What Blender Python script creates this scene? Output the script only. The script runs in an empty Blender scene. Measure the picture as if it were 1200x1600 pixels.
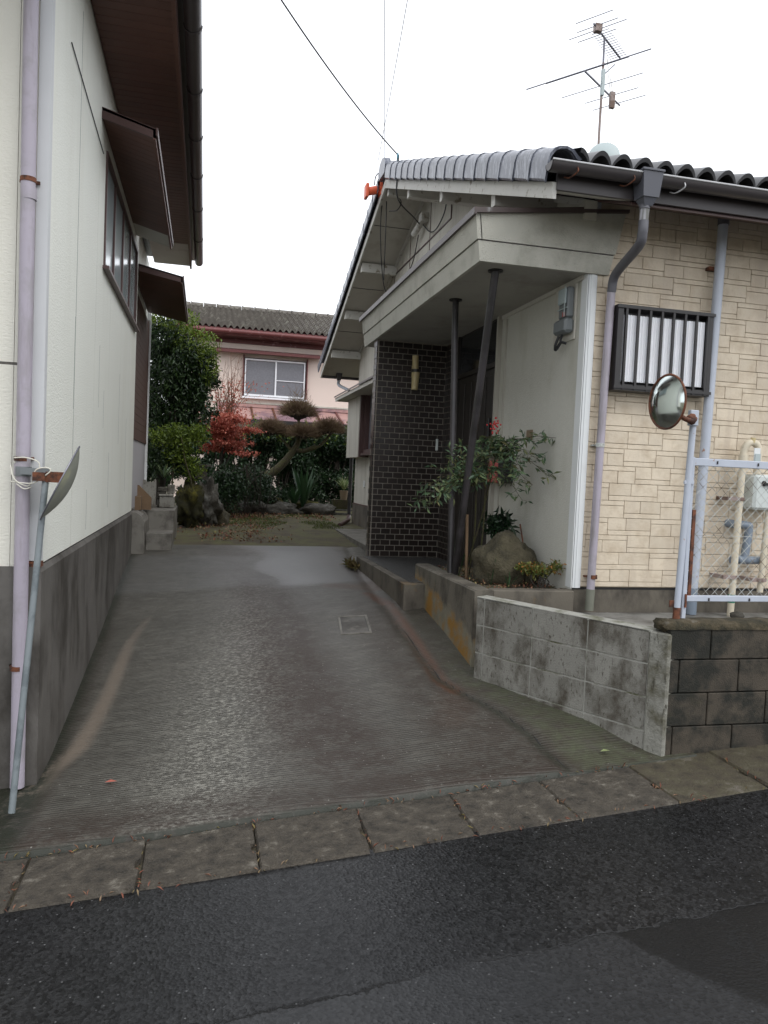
import bpy, math, random
import numpy as np
from mathutils import Vector, Matrix, noise
random.seed(7); rng = np.random.default_rng(7)
S = bpy.context.scene
COL = S.collection

# ------------------------------------------------------------------ camera
YAW, PITCH, ROLL = math.radians(13.2933), math.radians(-2.6976), math.radians(2.5137)
fw = Vector((math.sin(YAW)*math.cos(PITCH), math.cos(YAW)*math.cos(PITCH), math.sin(PITCH)))
rt = Vector((math.cos(YAW), -math.sin(YAW), 0)); up = rt.cross(fw)
r2 = rt*math.cos(ROLL) + up*math.sin(ROLL); u2 = -rt*math.sin(ROLL) + up*math.cos(ROLL)
cam = bpy.data.objects.new('camera', bpy.data.cameras.new('camera')); COL.objects.link(cam)
cam.matrix_world = Matrix(((r2.x, u2.x, -fw.x, 0), (r2.y, u2.y, -fw.y, 0), (r2.z, u2.z, -fw.z, 0), (0, 0, 0, 1)))
cam.data.sensor_fit = 'VERTICAL'; cam.data.sensor_height = 24; cam.data.lens = 18.0
cam.data.clip_start = 0.05; cam.data.clip_end = 1000
S.camera = cam
S.render.resolution_x = 768; S.render.resolution_y = 1024

# ------------------------------------------------------------------ overcast light
EL, AZ = math.radians(50), math.radians(148)
W = bpy.data.worlds.new('World'); S.world = W; W.use_nodes = True
nt = W.node_tree; bg = nt.nodes['Background']
sky = nt.nodes.new('ShaderNodeTexSky'); sky.sky_type = 'NISHITA'; sky.sun_disc = False
sky.sun_elevation = EL; sky.sun_rotation = AZ
hs = nt.nodes.new('ShaderNodeHueSaturation'); hs.inputs['Saturation'].default_value = 0.06
mx = nt.nodes.new('ShaderNodeMixRGB'); mx.inputs[0].default_value = 0.86; mx.inputs[2].default_value = (12.8, 13.2, 13.9, 1)
nt.links.new(sky.outputs[0], hs.inputs['Color']); nt.links.new(hs.outputs[0], mx.inputs[1]); nt.links.new(mx.outputs[0], bg.inputs[0])
bg.inputs[1].default_value = 0.12
sun = bpy.data.objects.new('sun', bpy.data.lights.new('sun', 'SUN')); COL.objects.link(sun)
sun.data.energy = 1.1; sun.data.angle = math.radians(30); sun.data.color = (1, .98, .95)
sd = Vector((math.sin(AZ)*math.cos(EL), math.cos(AZ)*math.cos(EL), math.sin(EL)))
sun.rotation_euler = sd.to_track_quat('Z', 'Y').to_euler()
S.view_settings.view_transform = 'Standard'; S.view_settings.look = 'None'
S.view_settings.exposure = 0.12; S.view_settings.gamma = 1.0; S.view_settings.use_curve_mapping = False

# ------------------------------------------------------------------ materials
class NT:
    def __init__(s, name):
        s.m = bpy.data.materials.new(name); s.m.use_nodes = True; s.t = s.m.node_tree
        s.b = s.t.nodes['Principled BSDF']; s.out = s.t.nodes['Material Output']
        s.pos = s.t.nodes.new('ShaderNodeNewGeometry').outputs['Position']
    def n(s, k): return s.t.nodes.new(k)
    def l(s, a, b): s.t.links.new(a, b)
    def scaled(s, sc, src=None):
        m = s.n('ShaderNodeVectorMath'); m.operation = 'MULTIPLY'; s.l(src or s.pos, m.inputs[0]); m.inputs[1].default_value = sc
        return m.outputs[0]
    def noise(s, scale, detail=3, rough=.55, sc=(1, 1, 1), off=0):
        t = s.n('ShaderNodeTexNoise'); t.inputs['Scale'].default_value = scale; t.inputs['Detail'].default_value = detail
        t.inputs['Roughness'].default_value = rough
        v = s.scaled(sc) if sc != (1, 1, 1) else s.pos
        if off:
            a = s.n('ShaderNodeVectorMath'); a.operation = 'ADD'; s.l(v, a.inputs[0]); a.inputs[1].default_value = (off, off*.7, off*1.3); v = a.outputs[0]
        s.l(v, t.inputs['Vector']); return t.outputs['Fac']
    def ramp(s, f, a, b, c0=(0, 0, 0, 1), c1=(1, 1, 1, 1)):
        r = s.n('ShaderNodeValToRGB'); e = r.color_ramp.elements
        e[0].position = a; e[1].position = b; e[0].color = c0; e[1].color = c1; s.l(f, r.inputs[0]); return r.outputs[0]
    def math(s, op, a, b=0.0, clamp=False):
        m = s.n('ShaderNodeMath'); m.operation = op; m.use_clamp = clamp
        for i, x in enumerate((a, b)):
            if isinstance(x, (int, float)): m.inputs[i].default_value = x
            else: s.l(x, m.inputs[i])
        return m.outputs[0]
    def mix(s, f, a, b, mode='MIX'):
        m = s.n('ShaderNodeMixRGB'); m.blend_type = mode
        for i, x in enumerate((f, a, b)):
            if isinstance(x, (int, float)): m.inputs[i].default_value = x
            elif isinstance(x, tuple): m.inputs[i].default_value = (*x[:3], 1)
            else: s.l(x, m.inputs[i])
        return m.outputs[0]
    def bump(s, h, strength, dist=.01):
        b = s.n('ShaderNodeBump'); b.inputs['Strength'].default_value = strength; b.inputs['Distance'].default_value = dist
        s.l(h, b.inputs['Height']); s.l(b.outputs[0], s.b.inputs['Normal'])
    def attr(s, name):
        a = s.n('ShaderNodeAttribute'); a.attribute_name = name; return a.outputs['Fac']
    def island(s):
        g = s.n('ShaderNodeNewGeometry'); return g.outputs['Random Per Island']
    def objrand(s):
        return s.n('ShaderNodeObjectInfo').outputs['Random']
    def color(s, c): s.l(c, s.b.inputs['Base Color'])
    def rough(s, r):
        if isinstance(r, (int, float)): s.b.inputs['Roughness'].default_value = r
        else: s.l(r, s.b.inputs['Roughness'])

def mat(name, col, rough=.75, metal=0, var=.15, vs=6, bump=0, bs=120, bd=.004, stain=None, ss=3, st=(.5, .7), ssc=(1, 1, 1),
        stain2=None, ss2=8, st2=(.55, .7), ssc2=(1, 1, 1), objvar=0, spec=.5, bsc=(1, 1, 1), rv=0):
    t = NT(name)
    a = tuple(c*(1-var) for c in col); b = tuple(min(1, c*(1+var)) for c in col)
    c = t.mix(t.noise(vs, 4), a, b)
    if objvar:
        f = t.objrand(); k = t.ramp(f, 0, 1, (1-objvar,)*3+(1,), (1+objvar,)*3+(1,))
        c = t.mix(1.0, c, k, 'MULTIPLY')
    if stain: c = t.mix(t.ramp(t.noise(ss, 5, .65, ssc, 3.1), *st), c, stain)
    if stain2: c = t.mix(t.ramp(t.noise(ss2, 5, .65, ssc2, 9.7), *st2), c, stain2)
    t.color(c); t.b.inputs['Metallic'].default_value = metal
    if rv: t.rough(t.math('ADD', t.math('MULTIPLY', t.noise(9, 4, .6, off=5), rv*2), rough-rv))
    else: t.rough(rough)
    t.b.inputs['Specular IOR Level'].default_value = spec
    if bump: t.bump(t.noise(bs, 3, .6, bsc), bump, bd)
    return t.m

def leafmat(name, cols, rough=.45, trans=.25):
    t = NT(name)
    r = t.n('ShaderNodeValToRGB'); e = r.color_ramp.elements
    e[0].position = 0; e[0].color = (*cols[0], 1); e[1].position = 1; e[1].color = (*cols[-1], 1)
    for i, c in enumerate(cols[1:-1]):
        x = e.new((i+1)/(len(cols)-1)); x.color = (*c, 1)
    t.l(t.island(), r.inputs[0]); t.l(r.outputs[0], t.b.inputs['Base Color']); t.rough(rough)
    tr = t.n('ShaderNodeBsdfTranslucent'); t.l(r.outputs[0], tr.inputs[0])
    ms = t.n('ShaderNodeMixShader'); ms.inputs[0].default_value = trans
    t.l(t.b.outputs[0], ms.inputs[1]); t.l(tr.outputs[0], ms.inputs[2]); t.l(ms.outputs[0], t.out.inputs[0])
    return t.m

MT = {}
def m_asphalt():
    t = NT('asphalt')
    sp = t.n('ShaderNodeTexVoronoi'); sp.inputs['Scale'].default_value = 80; t.l(t.pos, sp.inputs['Vector'])
    agg = t.ramp(sp.outputs['Color'], .15, 1.0, (.004, .004, .0045, 1), (.030, .030, .031, 1))
    v = t.n('ShaderNodeTexVoronoi'); v.inputs['Scale'].default_value = 46; t.l(t.pos, v.inputs['Vector'])
    fleck = t.ramp(v.outputs['Distance'], .12, .20, (1, 1, 1, 1), (0, 0, 0, 1))
    keep = t.ramp(v.outputs['Color'], .66, .80)
    c = t.mix(t.math('MULTIPLY', fleck, keep), agg, (.13, .13, .128))
    big = t.ramp(t.noise(1.3, 5, .6), .3, .75, (.62, .64, .66, 1), (1.15, 1.15, 1.15, 1))
    c = t.mix(1.0, c, big, 'MULTIPLY')
    sx = t.n('ShaderNodeSeparateXYZ'); t.l(t.pos, sx.inputs[0])
    wob = t.math('MULTIPLY', t.math('SUBTRACT', t.noise(4.5, 6, .7), .5), .16)
    line = t.math('ADD', t.math('MULTIPLY', sx.outputs[0], .058), 2.37)
    d = t.math('ADD', t.math('SUBTRACT', sx.outputs[1], line), wob)
    side = t.ramp(d, 0, .004)
    c = t.mix(side, t.mix(.30, c, (.040, .041, .043)), c)
    crack = t.ramp(t.math('ABSOLUTE', d), .0015, .006, (1, 1, 1, 1), (0, 0, 0, 1))
    ck = t.math('MULTIPLY', crack, t.ramp(t.noise(2.2, 3, .5, off=2), .3, .42))
    pm = t.math('MULTIPLY', t.math('SUBTRACT', 1.0, side), t.ramp(t.math('MULTIPLY', t.math('ADD', t.math('ADD', sx.outputs[0], t.math('MULTIPLY', sx.outputs[1], .6)), t.math('MULTIPLY', wob, .6)), .1), .298, .3))
    c = t.mix(pm, c, t.mix(.75, c, (.004, .004, .004)))
    # short branching cracks
    d2 = t.math('ADD', t.math('ADD', t.math('MULTIPLY', sx.outputs[0], .75), t.math('MULTIPLY', t.math('SUBTRACT', t.noise(6, 6, .7, off=4), .5), .5)), -1.45)
    d2a = t.math('ADD', t.math('ABSOLUTE', d2), t.ramp(t.noise(1.1, 2, .5, off=8), .56, .5))
    ck2 = t.ramp(d2a, .002, .007, (1, 1, 1, 1), (0, 0, 0, 1))
    ckk = t.math('MAXIMUM', ck, ck2)
    c = t.mix(ckk, c, (.008, .008, .008))
    t.color(c)
    t.rough(t.ramp(t.noise(.8, 4, .55, off=1.5), .35, .65, (.15, .15, .15, 1), (.32, .32, .32, 1)))
    t.b.inputs['Specular IOR Level'].default_value = .30
    h = t.math('ADD', t.math('MULTIPLY', sp.outputs['Distance'], .9), t.math('MULTIPLY', t.noise(420, 2), .5))
    h = t.math('SUBTRACT', h, t.math('MULTIPLY', ckk, 2.5))
    t.bump(h, .30, .005)
    return t.m

def m_driveway():
    t = NT('brushed_concrete')
    fine = t.noise(210, 3, .6)
    sx = t.n('ShaderNodeSeparateXYZ'); t.l(t.pos, sx.inputs[0])
    yy = t.math('ADD', sx.outputs[1], t.math('MULTIPLY', t.noise(1.0, 3, .55, (1.3, 2.0, 0), 5), .075))
    wv = t.math('ADD', t.math('MULTIPLY', t.math('SINE', t.math('MULTIPLY', yy, 250.0)), .5), .5)
    brk = t.ramp(t.noise(1.0, 5, .7, (5, 22, 22), 1), .36, .52)
    groove = t.math('MULTIPLY', t.ramp(wv, .50, .92), brk)
    broom = t.math('SUBTRACT', 1.0, groove)
    c = t.mix(t.noise(2.2, 5, .6), (.066, .062, .051), (.160, .150, .126))
    c = t.mix(t.math('MULTIPLY', groove, .88), c, (.014, .012, .010))
    c = t.mix(t.ramp(fine, .3, .7), t.mix(.35, c, (.02, .02, .018)), c)
    c = t.mix(t.ramp(t.noise(1.0, 6, .75, (9, 13, 13), 9), .45, .62), c, t.mix(.42, c, (.025, .020, .015)))
    patch = t.noise(7, 6, .7, off=2)
    dirt = t.math('MULTIPLY', t.attr('dirt'), t.math('ADD', .42, t.math('MULTIPLY', .75, t.ramp(t.math('ADD', t.math('MULTIPLY', patch, .45), t.math('MULTIPLY', t.noise(1.0, 6, .8, (24, 38, 38), 2), .55)), .44, .53))), True)
    c = t.mix(dirt, c, (.030, .019, .013))
    worn = t.math('MULTIPLY', t.attr('worn'), t.ramp(t.noise(1.0, 7, .85, (30, 46, 46), 6), .50, .58))
    c = t.mix(worn, c, (.27, .26, .225))
    sp = t.n('ShaderNodeTexVoronoi'); sp.inputs['Scale'].default_value = 34; t.l(t.pos, sp.inputs['Vector'])
    fl = t.math('MULTIPLY', t.ramp(sp.outputs['Distance'], .10, .16, (1, 1, 1, 1), (0, 0, 0, 1)), t.ramp(sp.outputs['Color'], .70, .74))
    c = t.mix(t.math('MULTIPLY', fl, .7), c, (.30, .29, .26))
    sand = t.math('MULTIPLY', t.attr('sand'), t.ramp(t.noise(30, 4, .7), .15, .45))
    c = t.mix(sand, c, t.mix(fine, (.13, .10, .075), (.22, .18, .14)))
    rust = t.math('MULTIPLY', t.attr('rust'), t.ramp(t.noise(12, 4, .7, off=3), .2, .5))
    c = t.mix(rust, c, (.075, .033, .017))
    moss = t.math('MULTIPLY', t.attr('moss'), t.ramp(t.noise(9, 6, .75, off=7), .32, .62))
    c = t.mix(moss, c, (.062, .070, .036))
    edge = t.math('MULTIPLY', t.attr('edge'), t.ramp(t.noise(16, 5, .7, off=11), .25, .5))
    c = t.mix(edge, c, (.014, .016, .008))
    crk = t.ramp(t.math('ADD', t.attr('crack'), t.math('MULTIPLY', t.math('SUBTRACT', t.noise(18, 4, .7), .5), .5)), .80, .93)
    c = t.mix(crk, c, (.012, .011, .010))
    wet = t.attr('wet'); c = t.mix(t.math('MULTIPLY', wet, .6), c, (.10, .102, .106))
    t.color(c)
    rb = t.ramp(t.noise(1.6, 4, .6, off=4), .3, .7, (.34, .34, .34, 1), (.52, .52, .52, 1))
    rb = t.mix(t.math('MULTIPLY', t.attr('dirt'), .5), rb, (.62, .62, .62))
    rb = t.mix(sand, rb, (.9, .9, .9)); rb = t.mix(moss, rb, (.8, .8, .8))
    t.rough(t.mix(t.ramp(t.math('ADD', wet, t.math('MULTIPLY', t.math('SUBTRACT', t.noise(5, 5, .6, off=2), .5), .8)), .45, .62), rb, (.40, .40, .40)))
    l1 = t.mix(wet, (.48, .48, .48), (1, 1, 1)); t.l(l1, t.b.inputs['Specular IOR Level'])
    h = t.math('ADD', t.math('MULTIPLY', broom, .8), t.math('MULTIPLY', fine, .5))
    h = t.math('MULTIPLY', h, t.math('SUBTRACT', 1.0, t.math('MULTIPLY', wet, .93)))
    h = t.math('SUBTRACT', h, crk)
    t.bump(h, .55, .006)
    return t.m

def m_mottled(name, cols, scale, rough=.8, bump=.5, bs=60, bd=.006):
    t = NT(name)
    r = t.n('ShaderNodeValToRGB'); e = r.color_ramp.elements
    e[0].position = .3; e[0].color = (*cols[0], 1); e[1].position = .72; e[1].color = (*cols[-1], 1)
    for i, c in enumerate(cols[1:-1]):
        x = e.new(.3+.42*(i+1)/(len(cols)-1)); x.color = (*c, 1)
    t.l(t.noise(scale, 6, .68), r.inputs[0]); t.color(r.outputs[0]); t.rough(rough)
    t.bump(t.math('ADD', t.noise(bs, 4, .7), t.math('MULTIPLY', t.noise(scale*1.5, 4, .6), 1.0)), bump, bd)
    return t.m

MT['asphalt'] = m_asphalt(); MT['drive'] = m_driveway()
MT['kerb'] = m_mottled('kerb_concrete', [(.014, .012, .008), (.052, .043, .032), (.080, .067, .050), (.22, .20, .165)], 13, .5, 1, 90, .014)
MT['kerb_moss'] = m_mottled('mossy_kerb_concrete', [(.022, .019, .010), (.058, .046, .028), (.072, .062, .034), (.15, .13, .105)], 8, .65, 1, 90, .012)
MT['soil'] = m_mottled('damp_moss_soil', [(.035, .026, .016), (.070, .055, .030), (.085, .085, .028), (.11, .09, .055)], 3.5, .85, .7, 50, .01)
MT['planter_soil'] = m_mottled('planter_soil', [(.03, .025, .015), (.10, .085, .06), (.05, .055, .02), (.16, .13, .09)], 16, .9, 1, 60, .02)
MT['plinth'] = mat('plinth_concrete', (.110, .102, .092), .6, var=.22, vs=6, bump=.4, bs=90, stain=(.036, .031, .025), ss=1.5, st=(.42, .62), ssc=(1.6, 1.6, .8),
                   stain2=(.14, .125, .108), ss2=1, st2=(.56, .74), ssc2=(7, 7, 1.2))
MT['planter'] = mat('planter_concrete', (.12, .105, .082), .75, var=.2, vs=5, bump=.4, bs=80, stain=(.045, .038, .030), ss=1.6, st=(.46, .66), ssc=(2.4, 2.4, 1.2),
                    stain2=(.19, .11, .03), ss2=1.6, st2=(.60, .72))
MT['step'] = mat('step_concrete', (.16, .15, .13), .6, var=.2, vs=6, bump=.3, bs=80, stain=(.07, .062, .052), ss=5, st=(.45, .65))
MT['pebble'] = m_mottled('washed_pebble_finish', [(.012, .012, .012), (.04, .04, .038), (.16, .155, .145)], 60, .4, 1, 60, .012)
MT['block'] = mat('grey_concrete_block', (.225, .218, .192), .85, var=.16, vs=7, bump=.7, bs=120, bd=.006, stain=(.062, .052, .038), ss=2.8, st=(.46, .64), ssc=(1.6, 1.6, 1),
                  stain2=(.060, .050, .036), ss2=60, st2=(.57, .68), ssc2=(1, 1, .45), objvar=.08)
MT['block_dark'] = mat('dark_stained_block', (.050, .040, .028), .8, var=.25, vs=9, bump=.8, bs=110, bd=.006, stain=(.010, .010, .006), ss=4.0, st=(.43, .56),
                       stain2=(.036, .031, .012), ss2=2, st2=(.55, .7), objvar=.12)
MT['mortar'] = mat('pale_mortar', (.33, .325, .29), .85, var=.15, vs=12, bump=.5, bs=90, stain=(.10, .10, .055), ss=6, st=(.5, .68))
MT['mortar_worn'] = mat('weathered_corner_mortar', (.24, .235, .205), .85, var=.2, vs=14, bump=.9, bs=50, bd=.01, stain=(.085, .078, .050), ss=4, st=(.46, .64), stain2=(.05, .045, .032), ss2=30, st2=(.58, .68), ssc2=(1, 1, .4))
MT['mortar_dark'] = mat('dark_mortar', (.035, .033, .026), .9, var=.2, vs=12, bump=.4)
MT['coping'] = m_mottled('mossy_coping', [(.012, .012, .007), (.035, .029, .014), (.075, .058, .032), (.17, .16, .14)], 9, .9, 1, 50, .015)
MT['pad'] = mat('terrace_concrete', (.22, .215, .20), .55, var=.15, vs=4, bump=.25, stain=(.09, .085, .075), ss=4, st=(.45, .65))
MT['pipe_sleeve'] = mat('pipe_end_sleeve', (.16, .165, .13), .7, var=.2, vs=9)
MT['stucco_white'] = mat('pale_siding_paint', (.79, .80, .73), .6, var=.02, vs=3, bump=.55, bs=38, bd=.008, bsc=(1, 1, 2.6), stain=(.70, .70, .62), ss=.6, st=(.5, .9), ssc=(4, 4, .5), stain2=(.25, .25, .22), ss2=1, st2=(.735, .76), ssc2=(14, 14, .35))
MT['stucco_cream'] = mat('cream_siding_paint', (.68, .665, .59), .65, var=.04, vs=3, bump=.45, bs=42, bd=.007, bsc=(1, 1, 2.2))
MT['gable'] = mat('grey_cream_stucco', (.52, .50, .44), .8, var=.06, vs=4, bump=.35, bs=130, stain=(.34, .32, .27), ss=1.2, st=(.48, .8), ssc=(5, 5, .6))
MT['canopy'] = mat('rough_canopy_stucco', (.47, .46, .40), .85, var=.08, vs=7, bump=.9, bs=95, bd=.008, stain=(.30, .29, .24), ss=3, st=(.5, .75))
MT['entry_wall'] = mat('entrance_stucco', (.54, .53, .475), .85, var=.07, vs=40, bump=.8, bs=110, bd=.006, stain=(.40, .39, .32), ss=1.2, st=(.50, .80), ssc=(1.6, 1.6, .7), stain2=(.27, .27, .21), ss2=75, st2=(.70, .76))
MT['soffit_white'] = mat('painted_soffit', (.52, .50, .45), .8, var=.07, vs=4, bump=.1, stain=(.36, .33, .28), ss=2.2, st=(.55, .75))
MT['soffit_shaded'] = mat('shaded_canopy_soffit', (.36, .345, .31), .85, var=.1, vs=4, bump=.2, stain=(.24, .22, .19), ss=2.2, st=(.5, .75))  # darker copy of the soffit paint, colouring in deeper shade under the canopy
MT['purlin'] = mat('weathered_painted_timber', (.56, .55, .51), .75, var=.1, vs=6, bump=.4, bs=60, stain=(.25, .22, .17), ss=10, st=(.58, .66))
MT['siding'] = mat('beige_stone_siding', (.625, .540, .42), .7, var=.09, vs=7, bump=.6, bs=60, bd=.006, stain=(.49, .40, .29), ss=7, st=(.46, .72), objvar=.07, stain2=(.50, .42, .33), ss2=1.0, st2=(.5, .75), ssc2=(5, 5, .5))
MT['siding_gap'] = mat('siding_joint', (.42, .35, .25), .8, var=.1)
MT['trim_white'] = mat('white_aluminium_trim', (.70, .72, .72), .4, var=.03, vs=3, stain=(.55, .55, .53), ss=1.5, st=(.6, .8))
MT['trim_grey'] = mat('pale_grey_trim', (.56, .57, .58), .5, var=.05)
MT['tile'] = mat('glazed_grey_roof_tile', (.085, .092, .118), .30, var=.3, vs=9, bump=.25, bs=40, stain=(.27, .285, .33), ss=26, st=(.48, .66), ssc=(1, 1, .3), objvar=.16, spec=.5)
MT['tile_dark'] = mat('charcoal_roof_tile', (.045, .045, .048), .35, var=.25, vs=9, bump=.2, bs=50, objvar=.15)
MT['tile_old'] = mat('weathered_roof_tile', (.105, .092, .078), .65, var=.35, vs=3, bump=.3, bs=30, stain=(.19, .18, .15), ss=5, st=(.52, .66))
MT['gutter'] = mat('dark_brown_gutter', (.052, .045, .046), .38, var=.12)
MT['gutter_rim'] = mat('gutter_rim', (.55, .55, .56), .3, var=.05)
MT['hopper'] = mat('grey_rain_hopper', (.085, .088, .105), .45, var=.1)
MT['downpipe'] = mat('faded_lilac_downpipe', (.37, .335, .39), .42, var=.07, vs=3, stain=(.22, .20, .20), ss=1, st=(.50, .70), ssc=(9, 9, 1.2), bump=.1, stain2=(.30, .28, .30), ss2=7, st2=(.5, .7))
MT['downpipe_weathered'] = mat('weathered_downpipe', (.40, .40, .43), .5, var=.1, vs=5, stain=(.12, .12, .11), ss=1.5, st=(.46, .6), ssc=(14, 14, 1))
MT['elbow'] = mat('dark_pipe_elbow', (.11, .11, .125), .5, var=.1)
MT['soffit_brown'] = mat('brown_eave_board', (.115, .050, .036), .5, var=.2, vs=5, bump=.15, bs=60, objvar=.1)
MT['brown'] = mat('dark_brown_metal', (.085, .046, .042), .42, var=.15, vs=5)
MT['brown_drip'] = mat('brown_drip_edge', (.075, .055, .052), .42, var=.15, vs=8, stain=(.28, .28, .28), ss=6, st=(.6, .68))
MT['iron'] = mat('black_iron', (.022, .020, .020), .4, var=.15)
MT['column'] = mat('charcoal_painted_column', (.040, .035, .038), .38, var=.15, vs=5, stain=(.018, .016, .016), ss=3, st=(.45, .6))
MT['brick'] = mat('dark_glazed_brick', (.018, .012, .010), .3, var=.25, vs=20, objvar=.25, spec=.45)
MT['brick_joint'] = mat('brick_joint', (.26, .235, .20), .85, var=.2, vs=18, stain=(.14, .12, .1), ss=5, st=(.5, .7))
MT['door'] = mat('dark_timber_door', (.020, .016, .013), .5, var=.2, vs=4)
MT['door_frame'] = mat('pale_door_frame', (.42, .40, .35), .5, var=.1)
MT['glass'] = mat('window_glass', (.42, .49, .50), .12, var=.25, vs=1.2, spec=.9)
MT['glass_dark'] = mat('dark_glass', (.015, .016, .018), .08)
MT['glass_back'] = mat('frosted_glass', (.17, .17, .19), .32, var=.3, vs=26, bump=.5, bs=70, spec=.6)
MT['blind'] = mat('white_louvre', (.86, .87, .90), .45, var=.05)
MT['pink'] = mat('pink_beige_render', (.76, .64, .57), .85, var=.04, vs=1.5, bump=.1, stain=(.64, .52, .45), ss=.8, st=(.55, .8))
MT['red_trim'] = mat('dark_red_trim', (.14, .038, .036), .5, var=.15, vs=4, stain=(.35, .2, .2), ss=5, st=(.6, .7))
MT['red_sheet'] = mat('red_awning_sheet', (.44, .26, .235), .45, var=.15, vs=2, stain=(.22, .13, .15), ss=1.2, st=(.45, .55))
MT['rust'] = mat('rusty_metal', (.16, .055, .025), .8, var=.4, vs=25, bump=.5, bs=80, stain=(.05, .02, .012), ss=20, st=(.45, .6))
MT['fence'] = mat('galvanised_fence_paint', (.43, .465, .53), .42, var=.1, vs=9, stain=(.30, .14, .07), ss=13, st=(.66, .70))
MT['wire'] = mat('galvanised_wire', (.50, .52, .50), .5, metal=.3, var=.15, vs=12, stain=(.12, .09, .06), ss=6, st=(.5, .62))
MT['pipe_cream'] = mat('cream_gas_pipe', (.62, .555, .43), .5, var=.08, vs=8, stain=(.3, .25, .17), ss=12, st=(.6, .68))
MT['pipe_blue'] = mat('blue_grey_drain_pipe', (.19, .23, .28), .45, var=.1)
MT['green'] = mat('green_tape', (.02, .17, .10), .5)
MT['blue'] = mat('blue_cap', (.03, .17, .45), .4)
MT['meter_white'] = mat('painted_meter_case', (.56, .60, .58), .4, var=.08, vs=9)
MT['black'] = mat('black_rubber', (.012, .012, .012), .5)
MT['meter_grey'] = mat('grey_meter_plastic', (.16, .175, .18), .45, var=.1)
MT['red_box'] = mat('faded_red_mailbox', (.48, .10, .09), .5, var=.15, vs=12)
MT['mail_black'] = mat('mailbox_dark_plastic', (.02, .02, .022), .35)
MT['orange'] = mat('orange_cable_guard', (.72, .12, .045), .5, var=.12, vs=30)
MT['cable'] = mat('black_cable', (.018, .018, .020), .55)
MT['cable_blue'] = mat('blue_cable_tie', (.03, .16, .22), .5)
MT['metal'] = mat('aluminium_tube', (.19, .19, .22), .4, metal=.6, var=.1)
MT['mast'] = mat('weathered_mast', (.28, .22, .20), .6, var=.3, vs=6, stain=(.12, .07, .05), ss=5, st=(.5, .6))
MT['dish'] = mat('satellite_dish_paint', (.60, .66, .68), .4, var=.04)
MT['lamp'] = mat('ivory_wall_lamp', (.52, .42, .22), .4, var=.06)
MT['rope'] = mat('white_rope', (.66, .64, .56), .9, var=.1)
MT['pole'] = mat('blue_grey_mirror_pole', (.17, .195, .205), .4, var=.12, vs=6, stain=(.11, .13, .14), ss=7, st=(.5, .62))
MT['mirror_back'] = mat('mirror_back_shell', (.25, .26, .22), .38, var=.15, vs=5, stain=(.36, .36, .24), ss=3.5, st=(.5, .65))
MT['rock'] = m_mottled('mossy_rock', [(.030, .026, .015), (.068, .058, .032), (.10, .085, .055)], 7, .85, .9, 30, .03)
MT['rock_grey'] = m_mottled('lichened_grey_rock', [(.03, .028, .022), (.075, .068, .055), (.22, .22, .20)], 5, .85, .9, 25, .03)
MT['rock_moss'] = m_mottled('thick_green_moss', [(.012, .012, .006), (.040, .038, .010), (.17, .155, .020)], 4, .95, 1, 60, .03)
MT['bark'] = mat('mossy_bark', (.050, .040, .024), .9, var=.3, vs=14, bump=.8, bs=40, bd=.02, stain=(.055, .055, .016), ss=9, st=(.40, .6))
MT['bark_dark'] = mat('dark_bark', (.03, .024, .018), .9, var=.3, vs=14, bump=.5, bs=40)
MT['wood'] = mat('old_plank', (.15, .095, .052), .75, var=.25, vs=8, bump=.3, bs=50, bsc=(1, 1, .2))
MT['wood_dark'] = mat('brown_slat_timber', (.085, .042, .030), .7, var=.2, vs=8, bump=.2)
MT['lilac_wall'] = mat('lilac_grey_wall', (.40, .385, .40), .75, var=.05, vs=3)
MT['terracotta'] = mat('buff_planter', (.20, .15, .095), .8, var=.15)
MT['dish'] = mat('satellite_dish_paint', (.40, .46, .46), .5, var=.06, vs=3)
MT['lf_ever'] = leafmat('evergreen_leaf', [(.010, .024, .010), (.022, .048, .015), (.045, .085, .020)], .42, .18)
MT['lf_top'] = leafmat('olive_leaf', [(.05, .085, .012), (.12, .18, .02), (.22, .29, .04)], .45, .3)
MT['lf_hedge'] = leafmat('hedge_leaf', [(.008, .020, .009), (.020, .045, .017), (.035, .075, .026)], .4, .15)
MT['lf_maple'] = leafmat('maple_leaf', [(.26, .050, .036), (.47, .12, .085), (.60, .24, .17)], .6, .35)
MT['lf_litter'] = leafmat('fallen_leaf', [(.10, .04, .02), (.22, .07, .04), (.25, .17, .10), (.20, .17, .05)], .7, .1)
MT['lf_nandina'] = leafmat('nandina_leaf', [(.045, .085, .045), (.085, .15, .08), (.15, .22, .10), (.16, .15, .06)], .4, .25)
MT['lf_azalea'] = leafmat('azalea_leaf', [(.05, .08, .02), (.12, .15, .03), (.20, .20, .05), (.35, .12, .03)], .5, .25)
MT['lf_aspid'] = leafmat('glossy_shrub_leaf', [(.008, .020, .009), (.020, .045, .018)], .3, .1)
MT['lf_sword'] = leafmat('sword_leaf', [(.012, .035, .015), (.035, .085, .03)], .4, .15)
MT['lf_spider'] = leafmat('spider_plant_leaf', [(.10, .18, .05), (.38, .40, .20)], .5, .3)
MT['lf_dry'] = leafmat('dry_grass', [(.10, .07, .03), (.20, .15, .06), (.13, .15, .05)], .8, .2)
MT['twig_brown'] = leafmat('dry_brown_twig', [(.10, .060, .038), (.16, .105, .065), (.12, .095, .04)], .9, 0)
MT['twig_red'] = leafmat('reddish_twig', [(.16, .10, .06), (.20, .09, .055)], .9, 0)
MT['berry'] = mat('red_berry', (.48, .015, .02), .3)
MT['moss_grass'] = leafmat('short_grass', [(.05, .08, .015), (.12, .14, .03)], .8, .2)

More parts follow.
